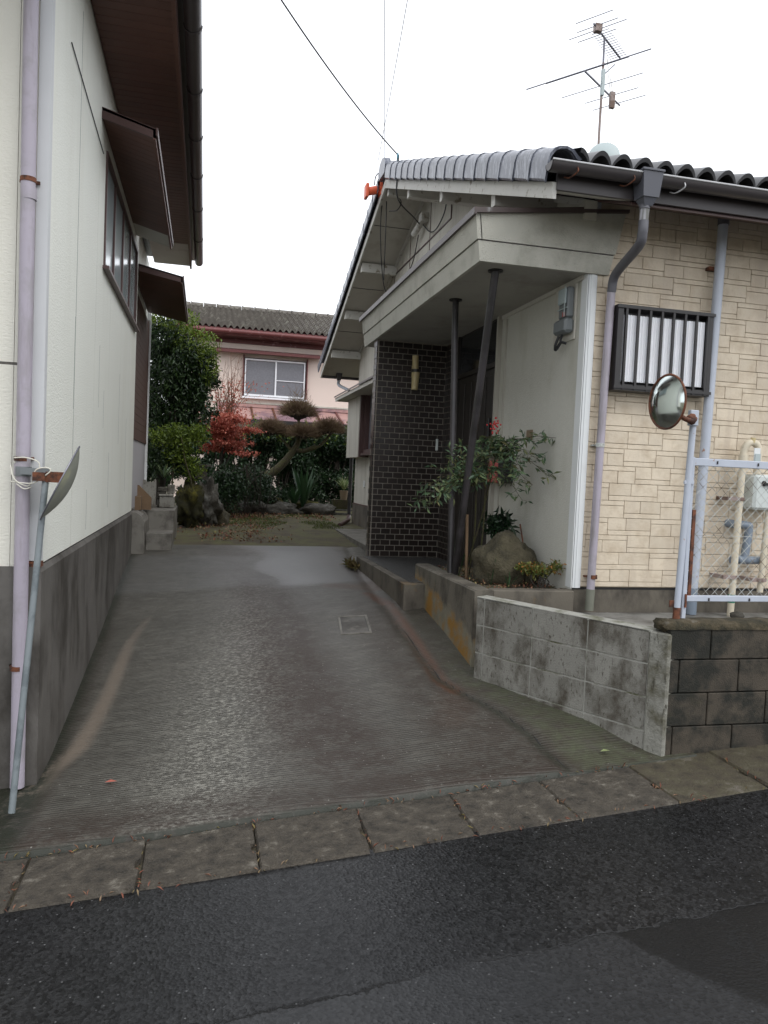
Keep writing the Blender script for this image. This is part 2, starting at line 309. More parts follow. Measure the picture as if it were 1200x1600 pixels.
def m_planter():
    t = NT('stained_planter_concrete')
    c = t.mix(t.noise(5, 5, .6), (.095, .083, .064), (.165, .148, .118))
    c = t.mix(t.ramp(t.noise(1.0, 6, .7, (3.5, 3.5, 1.8), 3), .46, .64), c, (.040, .034, .025))
    sx = t.n('ShaderNodeSeparateXYZ'); t.l(t.pos, sx.inputs[0])
    zgl = t.math('ADD', t.math('MULTIPLY', sx.outputs[1], .165), -2.28)
    h = t.math('ADD', t.math('SUBTRACT', sx.outputs[2], zgl), t.math('MULTIPLY', t.math('SUBTRACT', t.noise(5, 5, .65, off=2), .5), .28))
    band = t.ramp(h, .20, .26, (1, 1, 1, 1), (0, 0, 0, 1))
    c = t.mix(band, c, t.mix(t.noise(6, 5, .7), (.10, .088, .055), (.28, .26, .20)))
    och = t.math('MULTIPLY', band, t.ramp(t.noise(3.2, 5, .65, off=6), .46, .60))
    c = t.mix(och, c, (.26, .135, .025)); t.color(c); t.rough(.75); t.bump(t.noise(90, 4, .7), .5, .006)
    return t.m
MT['planter_stained'] = m_planter()
def m_mirror():
    t = NT('mirror_glass'); t.color(t.mix(t.noise(8, 4), (.55, .62, .60), (.75, .80, .78))); t.b.inputs['Metallic'].default_value = 1
    t.rough(t.math('ADD', t.math('MULTIPLY', t.noise(12, 4, .6), .22), .02)); return t.m
MT['mirror'] = m_mirror()

# ------------------------------------------------------------------ mesh helpers
class MB:
    def __init__(s): s.v = []; s.f = []
    def add(s, vs, fs):
        o = len(s.v); s.v += [tuple(v) for v in vs]; s.f += [tuple(i+o for i in f) for f in fs]; return s
    def box(s, x0, x1, y0, y1, z0, z1, b=0.0):
        if b <= 0:
            vs = [(x, y, z) for z in (z0, z1) for (x, y) in ((x0, y0), (x1, y0), (x1, y1), (x0, y1))]
            return s.add(vs, [(0, 3, 2, 1), (4, 5, 6, 7), (0, 1, 5, 4), (1, 2, 6, 5), (2, 3, 7, 6), (3, 0, 4, 7)])
        vs = []
        for (ax, fx) in ((0, 0),):
            for x, ix in ((x0, 1), (x1, -1)):
                for y, iy in ((y0, 1), (y1, -1)):
                    for z, iz in ((z0, 1), (z1, -1)):
                        vs += [(x, y+iy*b, z+iz*b), (x+ix*b, y, z+iz*b), (x+ix*b, y+iy*b, z)]
        I = lambda a, c, d, k: ((a*2+c)*2+d)*3+k
        fs = []
        for a in (0, 1): fs.append([I(a, 0, 0, 0), I(a, 1, 0, 0), I(a, 1, 1, 0), I(a, 0, 1, 0)][::(-1 if a == 0 else 1)])
        for c in (0, 1): fs.append([I(0, c, 0, 1), I(0, c, 1, 1), I(1, c, 1, 1), I(1, c, 0, 1)][::(-1 if c == 0 else 1)])
        for d in (0, 1): fs.append([I(0, 0, d, 2), I(1, 0, d, 2), I(1, 1, d, 2), I(0, 1, d, 2)][::(-1 if d == 0 else 1)])
        for c in (0, 1):
            for d in (0, 1): fs.append([I(0, c, d, 1), I(1, c, d, 1), I(1, c, d, 2), I(0, c, d, 2)])
        for a in (0, 1):
            for d in (0, 1): fs.append([I(a, 0, d, 0), I(a, 1, d, 0), I(a, 1, d, 2), I(a, 0, d, 2)])
            for c in (0, 1): fs.append([I(a, c, 0, 0), I(a, c, 1, 0), I(a, c, 1, 1), I(a, c, 0, 1)])
            for c in (0, 1):
                for d in (0, 1): fs.append([I(a, c, d, 0), I(a, c, d, 1), I(a, c, d, 2)])
        return s.add(vs, fs)
    def prism(s, poly, vec):
        n = len(poly); vec = Vector(vec); p = [Vector(q) for q in poly]
        vs = p + [q+vec for q in p]
        fs = [tuple(range(n))[::-1], tuple(range(n, 2*n))] + [(i, (i+1) % n, n+(i+1) % n, n+i) for i in range(n)]
        return s.add(vs, fs)
    def tube(s, pts, r, n=8, cap=True):
        pts = [Vector(p) for p in pts]; k = len(pts)
        rs = r if isinstance(r, (list, tuple)) else [r]*k
        if len(rs) != k: rs = [rs[min(len(rs)-1, int(i*len(rs)/k))] for i in range(k)]
        vs = []; fs = []; ref = None
        for i, p in enumerate(pts):
            d = (pts[min(i+1, k-1)]-pts[max(i-1, 0)]).normalized()
            if ref is None: ref = d.orthogonal().normalized()
            ref = (ref-d*ref.dot(d)).normalized(); w = d.cross(ref)
            for j in range(n):
                a = 2*math.pi*j/n; vs.append(p+(ref*math.cos(a)+w*math.sin(a))*rs[i])
        for i in range(k-1):
            for j in range(n): fs.append((i*n+j, i*n+(j+1) % n, (i+1)*n+(j+1) % n, (i+1)*n+j))
        if cap: fs += [tuple(range(n))[::-1], tuple(range((k-1)*n, k*n))]
        return s.add(vs, fs)
    def blob(s, c, r, seg=16, ring=10, amp=.2, fr=1.6, seed=0, flat=None):
        vs = []; fs = []; c = Vector(c)
        for i in range(ring+1):
            th = math.pi*i/ring
            for j in range(seg):
                ph = 2*math.pi*j/seg
                d = Vector((math.sin(th)*math.cos(ph), math.sin(th)*math.sin(ph), math.cos(th)))
                q = d*fr+Vector((seed*3.7, seed*1.3, seed))
                k = 1+amp*noise.noise(q)*1.6+amp*.6*noise.noise(q*2.7)+amp*.3*noise.noise(q*6)
                vs.append(c+Vector((d.x*r[0]*k, d.y*r[1]*k, d.z*r[2]*k)))
        for i in range(ring):
            for j in range(seg):
                a = i*seg+j; b = i*seg+(j+1) % seg; fs.append((a, a+seg, b+seg, b))
        return s.add(vs, fs)
    def build(s, name, m, parent=None, smooth=False, kind=None):
        me = bpy.data.meshes.new(name); off = Vector((0, 0, 0))
        if parent is not None: off = wloc(parent)
        me.from_pydata([(v[0]-off.x, v[1]-off.y, v[2]-off.z) for v in s.v], [], s.f); me.materials.append(MT[m] if isinstance(m, str) else m)
        if smooth:
            me.polygons.foreach_set('use_smooth', [True]*len(me.polygons))
            if smooth != 'all': me.set_sharp_from_angle(angle=math.radians(45))
        me.validate(); me.update()
        o = bpy.data.objects.new(name, me); COL.objects.link(o)
        if parent is not None: o.parent = parent
        if kind: o['kind'] = kind
        return o
def wloc(o):
    v = Vector((0, 0, 0))
    while o is not None: v += o.location; o = o.parent
    return v
def tag(o, label, cat, group=None):
    o['label'] = label; o['category'] = cat
    if group: o['group'] = group
    return o
def thing(name, loc, label, cat, group=None):
    o = bpy.data.objects.new(name, None); COL.objects.link(o); o.location = loc; o.empty_display_size = .1
    return tag(o, label, cat, group)
def struct(o): o['kind'] = 'structure'; return o
def inst(o, loc, parent, rot=None, scale=None):
    c = o.copy(); COL.objects.link(c); c.parent = parent
    c.location = Vector(loc)-(wloc(parent) if parent else Vector())
    if rot is not None: c.rotation_euler = rot
    if scale is not None: c.scale = scale
    return c
def shared(name, mb, m, smooth=False):
    me = bpy.data.meshes.new(name); me.from_pydata(mb.v, [], mb.f); me.materials.append(MT[m])
    if smooth: me.polygons.foreach_set('use_smooth', [True]*len(me.polygons)); me.set_sharp_from_angle(angle=math.radians(40))
    me.update(); return me
def place(name, me, loc, parent, rot=(0, 0, 0), scale=(1, 1, 1)):
    o = bpy.data.objects.new(name, me); COL.objects.link(o); o.parent = parent
    o.location = Vector(loc)-(wloc(parent) if parent else Vector()); o.rotation_euler = rot; o.scale = scale
    return o
def sag(a, b, dip, n=14):
    a = Vector(a); b = Vector(b)
    return [a.lerp(b, i/n)-Vector((0, 0, dip*4*(i/n)*(1-i/n))) for i in range(n+1)]
def spline(pts, n=6):
    P = [Vector(p) for p in pts]; P = [2*P[0]-P[1]]+P+[2*P[-1]-P[-2]]; out = []
    for i in range(1, len(P)-2):
        for k in range(n):
            t = k/n; a, b, c, d = P[i-1:i+3]
            out.append(.5*((2*b)+(c-a)*t+(2*a-5*b+4*c-d)*t*t+(3*b-a-3*c+d)*t**3))
    out.append(P[-2]); return out

def leaves(name, m, P, size, parent=None, kind=None, aspect=.42, up=.35, droop=None, fold=.15):
    """one mesh of folded diamond leaves at the points P"""
    P = np.asarray(P, float); n = len(P)
    d = rng.normal(size=(n, 3)) if droop is None else droop+rng.normal(size=(n, 3))*.35
    d /= np.linalg.norm(d, axis=1)[:, None]
    nn = rng.normal(size=(n, 3)); nn[:, 2] += up*3; w = np.cross(d, nn); w /= np.linalg.norm(w, axis=1)[:, None]+1e-9
    nn = np.cross(w, d)
    L = (size*(.6+.8*rng.random(n)))[:, None]; Wd = L*aspect*.5
    a = P; b = P+d*L*.45+w*Wd+nn*L*fold; c = P+d*L; e = P+d*L*.45-w*Wd+nn*L*fold
    V = np.stack([a, b, c, e], 1).reshape(-1, 3); off = wloc(parent) if parent is not None else Vector()
    V -= np.array(off)
    me = bpy.data.meshes.new(name); me.vertices.add(4*n); me.vertices.foreach_set('co', V.ravel())
    idx = np.arange(4*n).reshape(n, 4); F = np.stack([idx[:, [0, 1, 2]], idx[:, [0, 2, 3]]], 1).reshape(-1)
    me.loops.add(6*n); me.loops.foreach_set('vertex_index', F.astype(np.int32))
    me.polygons.add(2*n); me.polygons.foreach_set('loop_start', np.arange(0, 6*n, 3, dtype=np.int32))
    me.polygons.foreach_set('loop_total', np.full(2*n, 3, dtype=np.int32)); me.materials.append(MT[m]); me.update(calc_edges=True)
    o = bpy.data.objects.new(name, me); COL.objects.link(o)
    if parent is not None: o.parent = parent
    if kind: o['kind'] = kind
    return o
def ell(c, r, n, shell=.5):
    """points in an ellipsoid, mostly towards its skin, with lumps and gaps"""
    out = []
    c = np.array(c); r = np.array(r)
    while len(out) < n:
        d = rng.normal(size=3); d /= np.linalg.norm(d); k = (shell+(1-shell)*rng.random())
        k *= 1+.28*noise.noise(Vector(d*2.3)+Vector(c))+.12*noise.noise(Vector(d*6)+Vector(c))
        if noise.noise(Vector(d*3.4)+Vector(c)*1.7)+.55*noise.noise(Vector(d*8)) < -.30: continue
        out.append(c+d*r*k)
    return out
def clump_twigs(name, m, c, r, n, L, parent):
    mb = MB(); c = Vector(c)
    for _ in range(n):
        d = Vector(rng.normal(size=3)).normalized(); d.z = abs(d.z)*.9-.15
        a = c+Vector((d.x*r[0], d.y*r[1], d.z*r[2]))*(.45+.5*random.random())
        e = a+(d+Vector(rng.normal(size=3))*.35+Vector((0, 0, .3))).normalized()*L*(.5+random.random())
        mb.tube([a, a.lerp(e, .5)+Vector(rng.normal(size=3))*.006, e], [.0035, .003, .0015], 3, False)
    return mb.build(name, m, parent)

# ------------------------------------------------------------------ ground heights
LY = [3.6, 4.8, 5.6, 6.87, 8.5, 10, 11, 16, 30]; LZ = [-1.77, -1.765, -1.675, -1.505, -1.25, -1.065, -1.03, -.93, -.8]
RY = [3.6, 3.9, 4.5, 5.27, 5.98, 6.9, 8, 9, 10.2, 13, 16, 30]; RZ = [-1.60, -1.575, -1.5, -1.41, -1.28, -1.15, -1.11, -1.08, -1.03, -.96, -.9, -.8]
def zr(x): return -1.726+.063*x
def zg(x, y):
    t = (x+.85)/2.85; return (1-t)*np.interp(y, LY, LZ)+t*np.interp(y, RY, RZ)
def yfront(x): return 3.67+.067*x

# ------------------------------------------------------------------ setting: ground sheet, road, driveway, yard
g = MB(); g.add([(-300, -300, zr(-3)-.5), (300, -300, zr(3)-.75), (300, 300, -1.6), (-300, 300, -1.9)], [(0, 1, 2, 3)])
struct(g.build('ground', 'soil'))
b = MB()
xs = np.linspace(-14, 14, 60); ys = np.linspace(-9, 3.27, 30)
for y in ys:
    for x in xs: b.v.append((x, y+.05*(x if y > 3.2 else 0), zr(x)-.012-.004*noise.noise(Vector((x*1.2, y*1.2, 0)))))
for j in range(29):
    for i in range(59): a = j*60+i; b.f.append((a, a+1, a+61, a+60))
struct(b.build('road', 'asphalt', smooth='all'))
b = MB(); b.add([(-14, 2.3, zr(-14)-.020), (14, 3.7, zr(14)-.020), (14, 5.6, zr(14)-.020), (-14, 4.9, zr(-14)-.020)], [(0, 1, 2, 3)])
struct(b.build('verge', 'kerb_moss'))

def seg_d(px, py, pts):
    best = np.full(px.shape, 9.); 
    for (a, b_) in zip(pts[:-1], pts[1:]):
        a = np.array(a[:2]); b_ = np.array(b_[:2]); ab = b_-a
        t = np.clip(((px-a[0])*ab[0]+(py-a[1])*ab[1])/(ab@ab), 0, 1)
        best = np.minimum(best, np.hypot(px-a[0]-t*ab[0], py-a[1]-t*ab[1]))
    return best
def sm(x, a, b_):
    t = np.clip((x-a)/(b_-a), 0, 1); return t*t*(3-2*t)
NX, NY = 170, 300
gx = np.linspace(-1.25, 2.85, NX); X, V_ = np.meshgrid(gx, np.linspace(0, 1, NY))
Yg = yfront(X)+V_*(10.6-yfront(X))
tt = (X+.85)/2.85
Zg = (1-tt)*np.interp(Yg, LY, LZ)+tt*np.interp(Yg, RY, RZ)
base = zr(X)+.035*(1-sm(X, 1.9, 2.15))+.002
f0 = sm(Yg-yfront(X), .0, .5); Zg = base*(1-f0)+Zg*f0
lip = 1-sm(Yg-yfront(X), 0, .05); Zg -= lip*.018*(1-sm(X, 1.9, 2.15))
XR = np.interp(Yg, [3.8, 4.3, 4.65, 4.95, 5.25, 6.1, 6.9, 8.7, 10.6], [2.02, 1.97, 1.9, 1.78, 1.69, 1.66, 1.66, 1.75, 2.0])
Zg -= .010*np.exp(-((X-XR)/.05)**2)
stain_line = [(1.62, 7.4), (1.70, 6.9), (1.705, 6.1), (1.70, 5.6), (1.70, 5.2), (1.75, 5.0)]
A = {}
A['rust'] = 1-sm(seg_d(X, Yg, [(x-.05*0, y) for x, y in stain_line]), .035, .075)
A['rust'] = np.maximum(A['rust'], .18*(1-sm(seg_d(X, Yg, [(1.75, 5.0), (1.6, 4.6)]), .03, .2)))
A['rust'] = np.maximum(A['rust'], .5*(1-sm(seg_d(X, Yg, [(1.35, 7.9), (1.75, 7.6), (1.74, 8.8)]), .05, .18)))
A['sand'] = (1-sm(seg_d(X, Yg, [(-.9, 4.15), (-.8, 4.6), (-.69, 4.9), (-.645, 5.25), (-.61, 5.7), (-.585, 6.2), (-.56, 6.7), (-.45, 7.3)])/np.interp(Yg, [4, 5, 6.5, 7.5], [1.4, 1.1, .9, .5]), .012, .085))*np.interp(Yg, [4, 6.3, 7.5], [.95, .7, .1])
A['moss'] = sm(X, XR+.03, XR+.16)*np.interp(Yg, [3.7, 4.0, 4.9, 5.6, 7], [.65, .85, .75, .3, .15])
dl = np.interp(Yg, [3.7, 4.6, 5.6, 6.7, 8, 9.5], [.95, .78, .68, .66, .62, .5])
A['dirt'] = np.minimum(1, 1.25*np.exp(-((X-dl)/.33)**2))*np.interp(Yg, [3.7, 4.6, 5.2, 8, 9.4], [.6, .95, 1, .95, .5])
A['dirt'] = np.maximum(A['dirt'], .6*sm(X, 1.15, 1.5)*(1-sm(Yg, 6.2, 8)))
A['dirt'] = np.maximum(A['dirt'], .5*(1-sm(X, -.78, -.68))*(1-sm(Yg, 6, 9)))
A['dirt'] = np.maximum(A['dirt'], .75*(1-sm(Yg-yfront(X), .15, .5)))
A['worn'] = np.exp(-((X-.08-.10*(Yg-4.3))/.34)**2)*np.interp(Yg, [3.85, 4.1, 5, 6.5, 8.5], [.5, 1, .95, .75, .2])
A['wet'] = sm(X-.12*np.sin(Yg*4), .45, .95)*sm(Yg, 7.85, 8.15)*(1-sm(X, 1.62, 1.9))
A['wet'] = np.maximum(A['wet'], .38*(1-sm(np.abs(Yg-8.9), .7, .9)))
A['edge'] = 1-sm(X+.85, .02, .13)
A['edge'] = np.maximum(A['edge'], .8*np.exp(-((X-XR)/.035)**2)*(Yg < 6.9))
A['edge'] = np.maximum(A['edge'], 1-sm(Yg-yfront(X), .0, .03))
A['crack'] = np.maximum(np.exp(-((X-XR-.02)/.02)**2)*(Yg < 6.2), .9*np.exp(-((Yg-8.02-.03*np.sin(X*4))/.018)**2))
A['crack'] = np.maximum(A['crack'], .93*np.exp(-(np.minimum(abs(seg_d(X, Yg, [(.4, 10.0), (.55, 10.25), (.75, 10.1), (1.1, 10.2)])), 1)/.02)**2))
me = bpy.data.meshes.new('driveway')
verts = np.stack([X, Yg, Zg], -1).reshape(-1, 3)
fr = verts[:NX].copy(); fr[:, 2] = zr(fr[:, 0])-.07; fr[:, 1] += .004
faces = [(j*NX+i, j*NX+i+1, (j+1)*NX+i+1, (j+1)*NX+i) for j in range(NY-1) for i in range(NX-1)]
nv = len(verts); faces += [(nv+i, nv+i+1, i+1, i) for i in range(NX-1)]
me.from_pydata(np.vstack([verts, fr]).tolist(), [], faces); me.materials.append(MT['drive'])
me.polygons.foreach_set('use_smooth', [True]*len(me.polygons))
for k, a in A.items():
    at = me.attributes.new(k, 'FLOAT', 'POINT')
    at.data.foreach_set('value', np.concatenate([a.reshape(-1), np.full(NX, 1.0 if k == 'edge' else 0.0)]).astype(np.float32))
struct_drive = bpy.data.objects.new('driveway', me); COL.objects.link(struct_drive); struct(struct_drive)

b = MB(); n1, n2 = 90, 110
for j in range(n2):
    y = 10.35+(j/(n2-1))**1.3*20
    for i in range(n1):
        x = -6+i*14/(n1-1)
        z = zg(min(max(x, -1), 3), y)-.004+.016*noise.noise(Vector((x*1.7, y*1.7, 1)))*min(1, (y-10.35)*2)+.012*noise.noise(Vector((x*6, y*6, 2)))*min(1, (y-10.35)*2)
        if y < 10.62: z -= .05*(10.62-y)/.27
        b.v.append((x, y, z))
for j in range(n2-1):
    for i in range(n1-1): a = j*n1+i; b.f.append((a, a+1, a+n1+1, a+n1))
struct(b.build('yard', 'soil', smooth='all'))

# kerb of separate gutter stones
K = thing('kerb', (0, 3.4, zr(0)), 'x', 'x'); del K['label'], K['category']; struct(K)
edges = [-3.7, -3.1, -2.5, -1.9, -1.3, -.705, -.215, .285, .79, 1.295, 1.82, 2.385, 2.95, 3.5, 4.05, 4.6, 5.2]
for i, (a, c) in enumerate(zip(edges[:-1], edges[1:])):
    g_ = .004; a += g_; c -= g_*.5; sl = .012*random.uniform(-1, 1)
    yf0, yf1 = 3.225+.052*a, 3.225+.052*c
    yb0, yb1 = yfront(a)-.012, yfront(c)-.012
    if a > 2.2: yb0 += .13; yb1 += .13
    ym = (yf0+yb0)/2; nw = .020
    poly = [(a, yf0), (c+sl, yf1), (c, yf1+.15), (c-nw, yf1+.165), (c-nw, yf1+.225), (c, yf1+.24), (c-sl, yb1), (a, yb0)]
    dz = random.uniform(-.006, .004); tl = random.uniform(-.006, .006)
    P3 = [(x, y, zr(x)+dz+tl*((x-a)/(c-a)-.5)*2-.03*0) for x, y in poly]
    mb = MB(); n = len(P3); ins = []
    cx = sum(p[0] for p in P3)/n; cy = sum(p[1] for p in P3)/n
    for p in P3:
        ins.append((p[0]+(cx-p[0])*.022, p[1]+(cy-p[1])*.03, p[2]+.001)); 
    low = [(p[0], p[1], p[2]-.012) for p in P3]; bot = [(p[0], p[1], p[2]-.09) for p in P3]
    mb.v = ins+low+bot; mb.f = [tuple(range(n))]+[(i_+n, (i_+1) % n+n, (i_+1) % n, i_) for i_ in range(n)]+[(i_+2*n, (i_+1) % n+2*n, (i_+1) % n+n, i_+n) for i_ in range(n)]
    o = mb.build('kerb_stone', 'kerb' if a < 2.3 else 'kerb_moss', K)

# ------------------------------------------------------------------ LEFT HOUSE
LH = thing('left_house', (-3, 7, -1.7), 'pale two-tone house at the left edge with brown boarded eaves and a concrete plinth', 'house')
MB().box(-7, -.87, 4.47, 9.85, -2, 3.3).box(-7, -.95, 9.84, 13, -2, 3.2).build('wall', 'stucco_white', LH)
cols = [4.45, 5.43, 6.34, 7.25, 8.16, 9.07, 9.85]
for a, c in zip(cols[:-1], cols[1:]):
    a += .002; c -= .002
    segs = [(-.56, 3.12)]
    if c > 6.7 and a < 9.62: segs = [(-.56, 1.60), (2.52, 3.12)]
    for z0, z1 in segs: MB().box(-.872, -.85, a, c, z0, z1).build('wall_panel', 'stucco_white', LH)
    if c > 6.7 and a < 6.7: MB().box(-.872, -.85, a, 6.70, 1.60, 2.52).build('wall_panel', 'stucco_white', LH)
    if a < 9.62 < c: MB().box(-.872, -.85, 9.62, c, 1.60, 2.52).build('wall_panel', 'stucco_white', LH)
for x0, x1 in ((-1.985, -1.0), (-2.9, -1.99), (-3.8, -2.905)):
    for z0, z1 in ((-.575, .50), (.515, 3.12)): MB().box(x0, x1, 4.448, 4.47, z0, z1).build('wall_panel', 'stucco_cream', LH)
for z0, z1 in ((-.575, .50), (.515, 3.12)): MB().box(-.997, -.905, 4.448, 4.47, z0, z1).build('wall_panel', 'stucco_cream', LH)
MB().box(-7, -.91, 4.45, 4.452, .50, .515).build('dado_joint', 'plinth', LH)
MB().box(-.905, -.845, 4.440, 4.449, -.54, 3.12).box(-.851, -.844, 4.449, 4.50, -.54, 3.12).build('corner_trim', 'trim_grey', LH)
pl = MB().prism([(-7, 4.425, -2.2), (-.835, 4.425, -2.2), (-.835, 4.425, -.60), (-.855, 4.425, -.572), (-7, 4.425, -.572)], (0, 5.42, 0)); pl.build('plinth', 'plinth', LH)
MB().box(-.905, -.84, 4.428, 4.50, -.573, -.545).build('corner_flashing', 'rust', LH)
for yy, z0, z1 in ((5.43, -.1, 2.9), (5.41, .35, .95), (6.62, .45, .95), (6.95, .30, .62), (8.15, .2, .9), (7.4, -.4, .1), (6.1, -.5, -.2), (8.9, -.3, .5)):
    MB().box(-.8505, -.8492, yy, yy+.004, z0, z1).build('wall_crack', 'meter_grey', LH)
# roof, boarded eave and gutter
rf = MB(); rf.prism([(-.22, 3.4, 3.22), (-.22, 3.4, 3.30), (-3.9, 3.4, 4.75), (-7.6, 3.4, 3.3), (-7.6, 3.4, 3.22)], (0, 9.15, 0)); rf.build('roof', 'tile_dark', LH)
y = 3.5
me_b = shared('soffit_board', MB().box(0, .53, 0, .094, 0, .012, .002), 'soffit_brown')
while y < 11.3: place('soffit_board', me_b, (-.845, y, 3.12), LH); y += .098
MB().box(-.845, -.315, 11.31, 12.5, 3.118, 3.134).build('soffit_end_panel', 'soffit_white', LH)
MB().box(-.315, -.285, 3.4, 12.52, 3.08, 3.27).build('fascia', 'soffit_brown', LH)
gt = MB(); prof = [(-.18+.062*math.cos(a), 3.195+.062*math.sin(a)) for a in [math.pi+i*math.pi/8 for i in range(9)]]
gt.prism([(x, 3.4, z) for x, z in prof]+[(-.122, 3.4, 3.2), (-.18, 3.4, 3.155), (-.238, 3.4, 3.2)], (0, 9.12, 0))
GT = gt.build('gutter', 'gutter', LH, smooth=True)
for yy in (5.9, 6.85, 7.8, 8.8, 9.9, 11.2):
    p2 = [(-.18+.069*math.cos(a), 3.195+.069*math.sin(a)) for a in [math.pi+i*math.pi/8 for i in range(9)]]
    MB().prism([(x, yy, z) for x, z in p2], (0, .03, 0)).build('gutter_joint', 'gutter', GT)
MB().box(-.285, -.245, 3.4, 12.5, 3.24, 3.262).build('eave_batten', 'brown', LH)
# window
WN = MB().box(-.88, -.872, 6.7, 9.62, 1.60, 2.52).build('window', 'glass', LH)
def frame(yz, x0, x1, t, name, m, parent):
    y0, y1, z0, z1 = yz
    MB().box(x0, x1, y0, y1, z0, z0+t).box(x0, x1, y0, y1, z1-t, z1).box(x0, x1, y0, y0+t, z0+t, z1-t).box(x0, x1, y1-t, y1, z0+t, z1-t).build(name, m, parent)
frame((6.7, 9.62, 1.60, 2.52), -.874, -.835, .035, 'window_frame', 'brown', WN)
for yy in (7.42, 8.15, 8.88):
    MB().box(-.874, -.845, yy-.022, yy+.022, 1.63, 2.49).build('mullion', 'brown', WN)
for k in range(4):
    MB().box(-.868, -.862, 6.735+k*.73, 7.39+k*.73, 1.635, 2.485).build('pane', 'glass', WN)
MB().box(-.85, -.80, 6.66, 9.66, 1.575, 1.60).build('window_sill', 'brown', WN)
# awning over it
def awning(nm, x0, x1, y0, y1, zin, zout, cream):
    A_ = MB().prism([(x0, y0, zin+.05), (x1, y0, zout+.045), (x1, y0, zout+.065), (x0, y0, zin+.075)], (0, y1-y0, 0)).build(nm, 'brown', LH)
    yy = y0+.03; w = .1
    bm_ = MB().prism([(x0, 0, zin), (x1-.02, 0, zout), (x1-.02, 0, zout+.012), (x0, 0, zin+.012)], (0, w-.004, 0))
    ye = y1-cream
    while yy < ye-.02:
        q = MB(); q.v = [(v[0], v[1]+yy, v[2]) for v in bm_.v]; q.f = bm_.f; q.build('soffit_board', 'soffit_brown', A_); yy += w
    if cream: MB().prism([(x0, yy, zin), (x1-.02, yy, zout), (x1-.02, yy, zout+.012), (x0, yy, zin+.012)], (0, y1-yy, 0)).build('awning_end_panel', 'soffit_white', A_)
    MB().box(x1-.02, x1, y0, y1, zout-.02, zout+.06).build('awning_fascia', 'soffit_brown', A_)
    MB().box(x1, x1+.015, y0, y1, zout+.015, zout+.075).build('awning_edge', 'brown', A_)
    MB().prism([(x0, y0, zin-.01), (x1, y0, zout-.01), (x1, y0, zout+.06), (x0, y0, zin+.07)], (0, .03, 0)).build('awning_side', 'brown', A_)
awning('awning', -.85, -.45, 6.4, 9.5, 2.66, 2.56, .5)
awning('awning', -.93, -.33, 9.9, 12.6, 2.38, 2.27, 0)
# rear part of the side wall
for k in range(19): MB().box(-.94, -.925, 10.1, 12.9, .40+k*.098, .494+k*.098).build('timber_slat', 'wood_dark', LH)
MB().box(-.93, -.918, 9.95, 10.1, .36, 2.3).box(-.93, -.918, 12.85, 12.9, .36, 2.3).box(-.93, -.915, 9.95, 12.9, .34, .40).build('timber_frame', 'wood_dark', LH)
MB().box(-.945, -.93, 9.86, 12.9, -1.1, .34).build('rear_wall_panel', 'lilac_wall', LH)
MB().box(-.95, -.895, 12.9, 12.97, -1.1, 3.1).build('corner_trim', 'trim_white', LH)
# downpipe on the front
dp = MB().tube([(-.945, 4.39, 3.4), (-.935, 4.39, 1.4), (-.93, 4.39, 0), (-.925, 4.39, -1.76)], .037, 16).build('downpipe', 'downpipe', LH, smooth=True)
for zz in (1.45, .005, -1.11): 
    MB().tube([(-.935, 4.39, zz-.012), (-.935, 4.39, zz+.012)], .040, 16).box(-.985, -.885, 4.425, 4.435, zz-.004, zz+.012).build('pipe_clip', 'rust', dp)
for zz in (1.40, -.03): MB().tube([(-.935+.003*zz, 4.39, zz-.05), (-.935+.003*zz, 4.39, zz+.01)], .0395, 16).build('pipe_socket', 'downpipe', dp, smooth=True)
tag(MB().tube(sag((-.843, 5.0, 2.48), (-.843, 6.5, 2.42), .0), .004, 5).build('wall_cable', 'cable'), 'thin black cable running slantwise up the pale left house wall towards the long window', 'cable')

# leaning mirror pole lashed to that downpipe
PM = thing('leaning_mirror', (-.875, 4.1, -1.75), 'round convex mirror seen from behind on a blue-grey pole roped to the downpipe', 'traffic mirror')
MB().tube([(-.872, 4.03, -1.745), (-.80, 4.31, -.06)], .0165, 12).build('pole', 'pole', PM, smooth=True)
nm = Vector((-.90, .08, .36)).normalized()
c0 = Vector((-.70, 4.28, -.10)); a1 = Vector((0, 1, 0)).cross(nm).normalized(); a2 = nm.cross(a1)
def dish(c, n_, R, depth, m, name, parent, thick=.004, seg=40, rings=8, smooth=True):
    n_ = Vector(n_).normalized(); a = n_.orthogonal().normalized(); e = n_.cross(a); mb = MB()
    for side in (0, 1):
        o = len(mb.v); mb.v.append(tuple(c+n_*(depth-side*thick)))
        for k in range(1, rings+1):
            r_ = R*k/rings; h = depth*(1-(k/rings)**2)-side*thick
            for j in range(seg): t_ = 2*math.pi*j/seg; mb.v.append(tuple(c+n_*h+(a*math.cos(t_)+e*math.sin(t_))*r_))
        for j in range(seg): mb.f.append((o, o+1+j, o+1+(j+1) % seg))
        for k in range(rings-1):
            for j in range(seg): q = o+1+k*seg; mb.f.append((q+j, q+seg+j, q+seg+(j+1) % seg, q+(j+1) % seg))
    o2 = 1+rings*seg; l1 = 1+(rings-1)*seg
    for j in range(seg): mb.f.append((l1+j, l1+(j+1) % seg, o2+l1+(j+1) % seg, o2+l1+j))
    return mb.build(name, m, parent, smooth=smooth)
c1 = Vector((-.727, 4.28, -.11)); n1_ = Vector((.895, .125, -.42)).normalized()
dish(c1, n1_, .212, .058, 'mirror_back', 'mirror_shell', PM, seg=48)
MB().tube([c1-n1_*.0+(n1_.orthogonal().normalized()*math.cos(t)+n1_.cross(n1_.orthogonal().normalized())*math.sin(t))*.213 for t in [i*2*math.pi/40 for i in range(41)]], .004, 6).build('mirror_rim', 'metal', PM, smooth=True)
